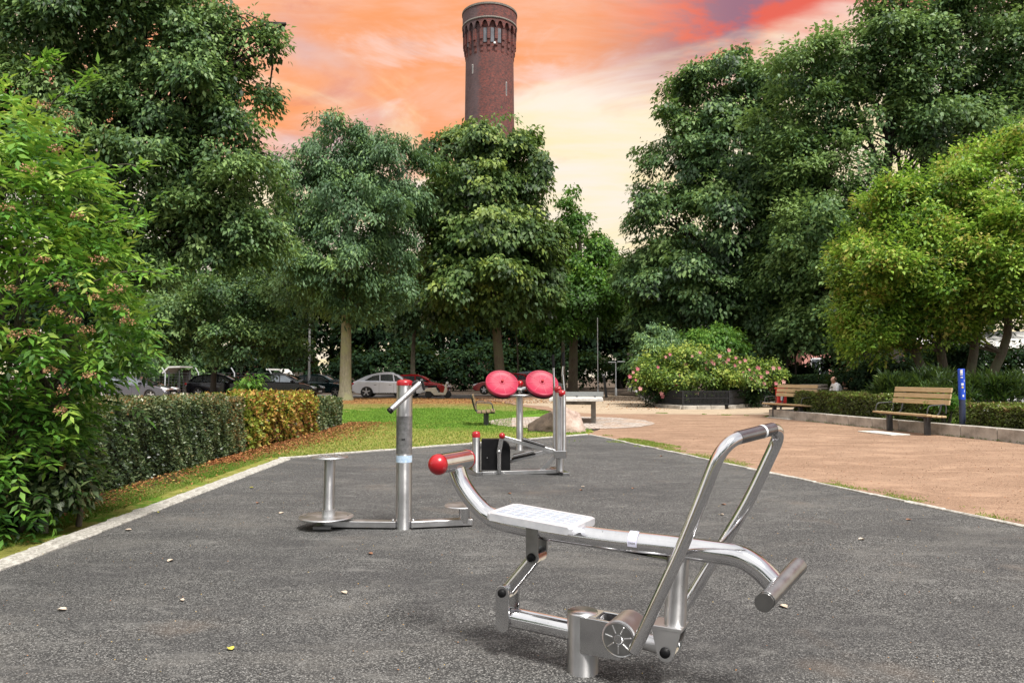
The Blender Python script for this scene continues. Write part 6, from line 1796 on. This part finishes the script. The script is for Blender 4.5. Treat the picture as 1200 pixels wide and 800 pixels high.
# ---------------- cars
CARP = {
 'suv': dict(L=4.7, H=1.60, W=1.9, belt=0.98,
   low=[(-2.33, 0.42), (-2.33, 0.80), (-2.26, 1.02), (-1.95, 1.08), (1.0, 1.0), (1.75, 0.92), (2.15, 0.78), (2.35, 0.60), (2.35, 0.36), (2.1, 0.26)],
   cab=[(-2.15, 1.05), (-1.35, 1.42), (-0.55, 1.60), (0.25, 1.58), (1.18, 0.99)],
   wins=[[(-1.55, 1.10), (-1.05, 1.38), (-0.62, 1.46), (-0.60, 1.08)], [(-0.53, 1.08), (-0.55, 1.47), (-0.1, 1.49), (0.22, 1.48), (0.30, 1.04)], [(0.38, 1.04), (0.30, 1.46), (0.48, 1.38), (0.94, 1.04)]], wr=0.37, wx=(-1.42, 1.43)),
 'hatch': dict(L=4.3, H=1.48, W=1.8, belt=0.93,
   low=[(-2.12, 0.40), (-2.14, 0.75), (-2.08, 0.98), (-1.8, 1.02), (0.9, 0.95), (1.5, 0.88), (1.95, 0.74), (2.15, 0.55), (2.15, 0.34), (1.95, 0.24)],
   cab=[(-2.02, 1.0), (-1.62, 1.36), (-0.9, 1.48), (0.1, 1.46), (1.12, 0.94)],
   wins=[[(-1.75, 1.06), (-1.48, 1.32), (-1.12, 1.38), (-1.10, 1.03)], [(-1.03, 1.03), (-1.05, 1.38), (-0.18, 1.38), (-0.14, 1.0)], [(-0.07, 1.0), (-0.11, 1.38), (0.2, 1.36), (0.86, 0.98)]], wr=0.33, wx=(-1.30, 1.32)),
 'sedan': dict(L=4.7, H=1.42, W=1.8, belt=0.9,
   low=[(-2.33, 0.40), (-2.35, 0.72), (-2.28, 0.95), (-1.5, 0.98), (0.9, 0.92), (1.7, 0.84), (2.15, 0.70), (2.35, 0.52), (2.35, 0.34), (2.1, 0.24)],
   cab=[(-1.85, 0.95), (-1.0, 1.36), (-0.45, 1.42), (0.2, 1.39), (1.2, 0.91)],
   wins=[[(-1.42, 1.0), (-0.98, 1.27), (-0.72, 1.32), (-0.70, 0.99)], [(-0.63, 0.99), (-0.65, 1.33), (-0.02, 1.33), (0.02, 0.97)], [(0.09, 0.97), (0.05, 1.33), (0.28, 1.30), (0.90, 0.95)]], wr=0.32, wx=(-1.40, 1.42)),
}
def car(label, kind, paintm, loc, rot=0.0, group='cars parked along the far side of the lawn', scale=1.0):
    K = CARP[kind]
    t = thing('parked_car', label, 'car', loc, (0, 0, rot), group, world=False)
    t.scale = (scale,) * 3
    hw = K['W'] / 2; wr = K['wr']
    # lower body outline with wheel arches cut in
    low = list(K['low'])
    out = list(low)
    bot = []
    for wx in (K['wx'][1], K['wx'][0]):
        for a in np.linspace(0, math.pi, 9):
            bot.append((wx + (wr + 0.06) * math.cos(a), 0.26 + 0.0 + (wr + 0.10) * math.sin(a)))
    out = out + bot + [(low[0][0] + 0.2, 0.28)]
    bm = B_()
    st_ = [(-hw + 0.0, 0.955, 0.02), (-hw + 0.03, 0.985, 0.0), (-hw + 0.10, 1.0, -0.0), (hw - 0.10, 1.0, 0), (hw - 0.03, 0.985, 0), (hw, 0.955, 0.02)]
    rings = []
    for (y, k, dz_) in st_:
        rings.append([bm.verts.new((x_ * k, y, 0.55 + (z - 0.55) * (1 - (1 - k) * 2.2))) for x_, z in out])
    n = len(out)
    for i in range(len(rings) - 1):
        for j in range(n):
            f = bm.faces.new((rings[i][j], rings[i][(j + 1) % n], rings[i + 1][(j + 1) % n], rings[i + 1][j])); f.smooth = False
    for r_ in (rings[0], rings[-1]):
        bm.faces.new(r_)
    obj('body', bm, paintm, t)
    # dark wheel wells and floor
    bm = B_(); box(bm, (0, 0, 0.42), (K['L'] - 0.9, K['W'] - 0.42, 0.36)); obj('underbody', bm, M['tyre'], t)
    cab = K['cab']; zb = min(z for _, z in cab); ztop = K['H']
    def ybd(z): return (hw - 0.09) - (z - zb) / (ztop - zb) * 0.20
    cp = smooth_path([Vector((a, 0, b)) for a, b in cab], 4)
    bm = B_()
    A = [bm.verts.new((p.x, -ybd(p.z), p.z)) for p in cp]; B3 = [bm.verts.new((p.x, ybd(p.z), p.z)) for p in cp]
    for i in range(len(cp) - 1):
        f = bm.faces.new((A[i], A[i + 1], B3[i + 1], B3[i])); f.smooth = True
    bm.faces.new(A[::-1]); bm.faces.new(B3)
    bm.faces.new((A[0], B3[0], B3[-1], A[-1]))
    obj('cabin', bm, paintm, t)
    for s in (-1, 1):
        for wpoly in K['wins']:
            bm = B_()
            a_ = [bm.verts.new((x_, s * (ybd(z) + 0.004), z)) for x_, z in wpoly]; b_ = [bm.verts.new((x_, s * (ybd(z) - 0.02), z)) for x_, z in wpoly]
            bm.faces.new(a_); bm.faces.new(b_[::-1])
            for i in range(len(a_)): bm.faces.new((a_[i], a_[(i + 1) % len(a_)], b_[(i + 1) % len(a_)], b_[i]))
            obj('side_window', bm, M['glass'], t)
    # windscreen and rear window lie on the sloping cabin ends
    def slope_pane(name, p, q, m0, m1):
        bm = B_(); p = Vector((p[0], 0, p[1])); q = Vector((q[0], 0, q[1])); d_ = q - p; nn_ = Vector((-d_.z, 0, d_.x)).normalized()
        if nn_.z < 0: nn_ = -nn_
        a_ = p + d_ * m0; b_ = p + d_ * m1
        vs = []
        for o_ in (0.022, 0.0):
            for pt in (a_, b_):
                for s in (-1, 1):
                    vs.append(bm.verts.new((pt.x + nn_.x * o_, s * (ybd(pt.z) - 0.05), pt.z + nn_.z * o_)))
        bm.faces.new((vs[0], vs[1], vs[3], vs[2])); bm.faces.new((vs[4], vs[5], vs[7], vs[6]))
        bm.faces.new((vs[0], vs[1], vs[5], vs[4])); bm.faces.new((vs[2], vs[3], vs[7], vs[6])); bm.faces.new((vs[0], vs[2], vs[6], vs[4])); bm.faces.new((vs[1], vs[3], vs[7], vs[5]))
        obj(name, bm, M['glass'], t)
    slope_pane('windscreen', cab[-1], cab[-2], 0.06, 0.94)
    slope_pane('rear_window', cab[0], cab[1], 0.12, 0.9)
    for wx in K['wx']:
        for s in (-1, 1):
            c_ = Vector((wx, s * (hw - 0.21), wr)); ax = Vector((0, s, 0))
            bm = B_(); lathe(bm, c_, ax, [(0, wr - 0.10), (0.0, wr - 0.02), (0.03, wr), (0.18, wr), (0.21, wr - 0.02), (0.21, wr - 0.11), (0.17, wr - 0.12)], 26); wh = obj('wheel', bm, M['tyre'], t)
            bm = B_(); lathe(bm, c_ + ax * 0.13, ax, [(0, 0), (0, wr - 0.12), (0.06, wr - 0.11), (0.075, wr - 0.12), (0.05, wr - 0.14), (0.02, wr - 0.15), (0.02, 0.0)], 26); obj('rim_well', bm, M['darkmetal'], wh)
            bm = B_()
            for k in range(5):
                a = 2 * math.pi * k / 5 + 0.3; dr = Vector((math.cos(a), 0, math.sin(a))); box(bm, c_ + ax * 0.185 + dr * (wr - 0.11) / 2, (wr - 0.10, 0.075, 0.03), axes(dr, ax.cross(dr), ax))
            lathe(bm, c_ + ax * 0.175, ax, disc_prof(0.06, 0.03, 0.004), 12)
            obj('rim', bm, M['rim'], wh)
    xf = K['low'][-3][0]; xr = K['low'][1][0]
    for s in (-1, 1):
        bm = B_(); box(bm, (xf - 0.20, s * (hw - 0.20), 0.68), (0.40, 0.36, 0.13), Matrix.Rotation(0.25, 3, 'Y'), bev=0.03); obj('headlight', bm, M['lamp_white'], t)
        bm = B_(); box(bm, (xr + 0.10, s * (hw - 0.14), 0.88), (0.26, 0.27, 0.15), bev=0.03); obj('taillight', bm, M['lamp_red'], t)
        bm = B_(); box(bm, (cab[-1][0] - 0.38, s * (hw + 0.06), K['belt'] + 0.10), (0.15, 0.20, 0.13), bev=0.03, seg=2); obj('wing_mirror', bm, M['black'], t)
        for x_ in (-0.85, 0.1):
            bm = B_(); box(bm, (x_, s * (hw - 0.0), 0.82), (0.17, 0.035, 0.025), bev=0.006); obj('door_handle', bm, M['darkmetal'], t)
        for x_ in (-0.60, 0.33, ):
            bm = B_(); box(bm, (x_, s * (hw - 0.012), 0.64), (0.008, 0.03, 0.60)); obj('door_seam', bm, M['tyre'], t)
        bm = B_(); box(bm, (0, s * (hw - 0.03), 0.29), (K['wx'][1] - K['wx'][0] - 2 * wr - 0.16, 0.06, 0.08), bev=0.01); obj('sill', bm, M['black'], t)
    bm = B_(); box(bm, (xf - 0.02, 0, 0.52), (0.06, K['W'] * 0.55, 0.20), bev=0.02); obj('grille', bm, M['black'], t)
    bm = B_(); box(bm, (xf + 0.005, 0, 0.42), (0.03, 0.52, 0.11)); obj('number_plate', bm, M['white'], t)
    return t
carY = 48.2
silver = paint('silver_car_paint', (0.78, 0.79, 0.86), 0.35, 0.3)
redp = paint('red_car_paint', (0.55, 0.015, 0.02), 0.22)
redd = paint('dark_red_car_paint', (0.30, 0.012, 0.02), 0.22)
blackp = paint('black_car_paint', (0.012, 0.013, 0.018), 0.12)
darkp = paint('dark_grey_car_paint', (0.13, 0.13, 0.16), 0.2, 0.4)
tealp = paint('dark_teal_car_paint', (0.02, 0.05, 0.055), 0.14, 0.4)
bluep = paint('pale_blue_grey_car_paint', (0.34, 0.40, 0.46), 0.3, 0.4)
whitep = paint('white_car_paint', (0.75, 0.76, 0.78), 0.3, 0.0)
car('silver grey coupe style off-roader parked right of the ash trunk', 'suv', silver, (X_(458, carY), carY, 0), 0.02)
car('bright red hatchback parked just behind the twister post', 'hatch', redp, (X_(491, 51.5), 51.5, 0.0), -0.06)
car('dark estate car parked at the far left above the hedge', 'sedan', darkp, (X_(157, 44), 44, -0.05), 0.03)
car('black car with a red tail light parked left of the sapling', 'hatch', blackp, (X_(263, 48), 48, -0.0), 0.0)
car('shiny black hatchback parked right of the sapling', 'hatch', blackp, (X_(336, 46.5), 46.5, 0.0), -0.1, scale=1.02)
car('dark teal hatchback partly hidden by the ash trunk', 'hatch', tealp, (X_(380, 50.5), 50.5, 0.0), -0.25)
car('dark red car mostly hidden behind the left red disc', 'hatch', redd, (X_(593, 51.8), 51.8, 0.1), math.pi - 0.3)
car('pale blue grey car seen only in the gap between the two red discs', 'suv', bluep, (X_(622, 54.5), 54.5, 0.1), 0.0)
car('white van like car glimpsed below the yellow green tree', 'suv', whitep, (X_(1162, 40), 40, 1.0), 0.1, group='cars parked beyond the right hand trees', scale=1.0)
car('white car cut by the right edge above the near hedge', 'hatch', whitep, (X_(1215, 33), 33, 0.0), math.pi, group='cars parked beyond the right hand trees', scale=0.95)

def scooter():
    Y = 46.3; cx_ = X_(513, Y)
    t = thing('motor_scooter', 'cream motor scooter with a black seat parked at the lawn edge behind the twister post', 'scooter', (cx_, Y, 0), (0, 0, 0), world=False)
    cream = m_noise('cream_scooter_paint', (0.55, 0.50, 0.40), (0.66, 0.62, 0.52), 3, 0.3, coat=0.5)
    for x_ in (-0.55, 0.62):
        bm = B_(); lathe(bm, (x_, -0.06, 0.24), (0, 1, 0), [(0, 0.14), (0.0, 0.22), (0.02, 0.24), (0.10, 0.24), (0.12, 0.22), (0.12, 0.14)], 20); w_ = obj('wheel', bm, M['tyre'], t)
        bm = B_(); lathe(bm, (x_, -0.05, 0.24), (0, 1, 0), disc_prof(0.13, 0.10, 0.01), 16); obj('rim', bm, M['rim'], w_)
    bm = B_(); prism(bm, [(-0.85, 0.42), (-0.75, 0.62), (-0.1, 0.68), (0.0, 0.34), (0.40, 0.30), (0.5, 0.9), (0.56, 0.9), (0.62, 0.45), (0.5, 0.2), (-0.2, 0.18), (-0.4, 0.45)], (0, 0, 0), (1, 0, 0), (0, 0, 1), (0, 1, 0), 0.34, 0.03); obj('body', bm, cream, t)
    bm = B_(); box(bm, (-0.42, 0, 0.74), (0.75, 0.30, 0.12), bev=0.04, seg=2); obj('seat', bm, M['black'], t)
    bm = B_(); tube(bm, [(0.62, 0, 0.24), (0.50, 0, 1.0)], 0.03, 10); obj('steering_column', bm, M['darkmetal'], t)
    bm = B_(); tube(bm, fillet([(0.40, -0.34, 1.02), (0.52, 0, 1.0), (0.40, 0.34, 1.02)], 0.1, 4), 0.022, 8); obj('handlebar', bm, M['black'], t)
    bm = B_(); ball(bm, (0.60, 0, 0.94), 0.09); obj('headlight', bm, M['lamp_white'], t)
    for s in (-1, 1):
        bm = B_(); ball(bm, (0.44, s * 0.32, 1.18), 0.06, 0.3, 1, 0.8); obj('mirror', bm, M['black'], t)
scooter()

# ---------------- single fallen leaves on the rubber
def fallen():
    spots = [(200, 658, .6, 'near the left kerb, the upper of two'), (213, 705, .5, 'left of the photo, just above the lower left corner'), (72, 716, .5, 'in the lower left corner, farthest left of all'), (270, 762, .9, 'at the bottom left, nearest the camera'), (403, 696, .5, 'below the twister stool, well to the left of the rowing machine'),
             (560, 592, .5, 'just behind the curved tail of the rowing machine'), (597, 579, .4, 'between the rowing seat and the flywheel box'), (683, 571, .45, 'right of the cross trainer, the larger of a pair'), (681, 575, .15, 'right of the cross trainer, the smaller of a pair'), (501, 618, .8, 'under the right rail of the twister'),
             (918, 712, .6, 'just right of the foot bar'), (330, 602, .5, 'left of the twister stool'), (295, 572, .8, 'on the rubber halfway between kerb and stool'), (302, 590, .4, 'directly below the yellow one between kerb and stool'), (186, 601, .8, 'close beside the pale kerb'),
             (434, 650, .3, 'below the middle of the twister'), (848, 592, .35, 'seen between the legs of the handle loop'), (846, 604, .6, 'seen between the legs of the handle loop, the lower one'), (742, 573, .3, 'above the middle of the rowing beam'), (150, 622, .5, 'beside the left kerb near the verge'), (775, 535, .2, 'on the far right part near the gravel kerb'), (1010, 633, .5, 'right of the handle loop'), (1065, 610, .4, 'far right, near the thin gravel kerb')]
    for i, (px, py, tt, where) in enumerate(spots):
        g = G(px, py); L_ = random.uniform(0.03, 0.05)
        a = random.uniform(0, 6.28); n = 8
        bm = B_()
        ring = []
        for k in range(n):
            th = 2 * math.pi * k / n; r_ = L_ * (0.5 + 0.12 * (k % 2)) * (1.25 if k in (0, 4) else 0.8)
            ring.append(bm.verts.new((r_ * math.cos(th), r_ * math.sin(th), 0.006 + 0.008 * abs(math.sin(th)) + random.uniform(0, 0.004))))
        c = bm.verts.new((0, 0, 0.003)); s_ = []
        for k in range(n): bm.faces.new((c, ring[k], ring[(k + 1) % n]))
        setorg((0, 0, 0))
        key = 'yellow' if tt > 0.7 else ('pale' if tt > 0.4 else 'brown')
        if 'fl_' + key not in M:
            M['fl_' + key] = {'yellow': m_noise('yellow_fallen_leaf', (0.45, 0.42, 0.06), (0.6, 0.55, 0.12), 30, 0.6), 'pale': m_noise('pale_dry_leaf', (0.45, 0.36, 0.28), (0.62, 0.52, 0.42), 30, 0.7), 'brown': m_noise('brown_dry_leaf', (0.20, 0.09, 0.05), (0.32, 0.16, 0.09), 30, 0.7)}[key]
        o = obj('fallen_leaf', bm, M['fl_' + key], None); o.location = (g.x, g.y, 0.004); o.rotation_euler = (0, 0, a)
        tag(o, 'small ' + {'yellow': 'yellow', 'pale': 'pale dry', 'brown': 'brown dry'}[key] + ' leaf ' + where, 'leaf', 'fallen leaves on the rubber')
fallen()
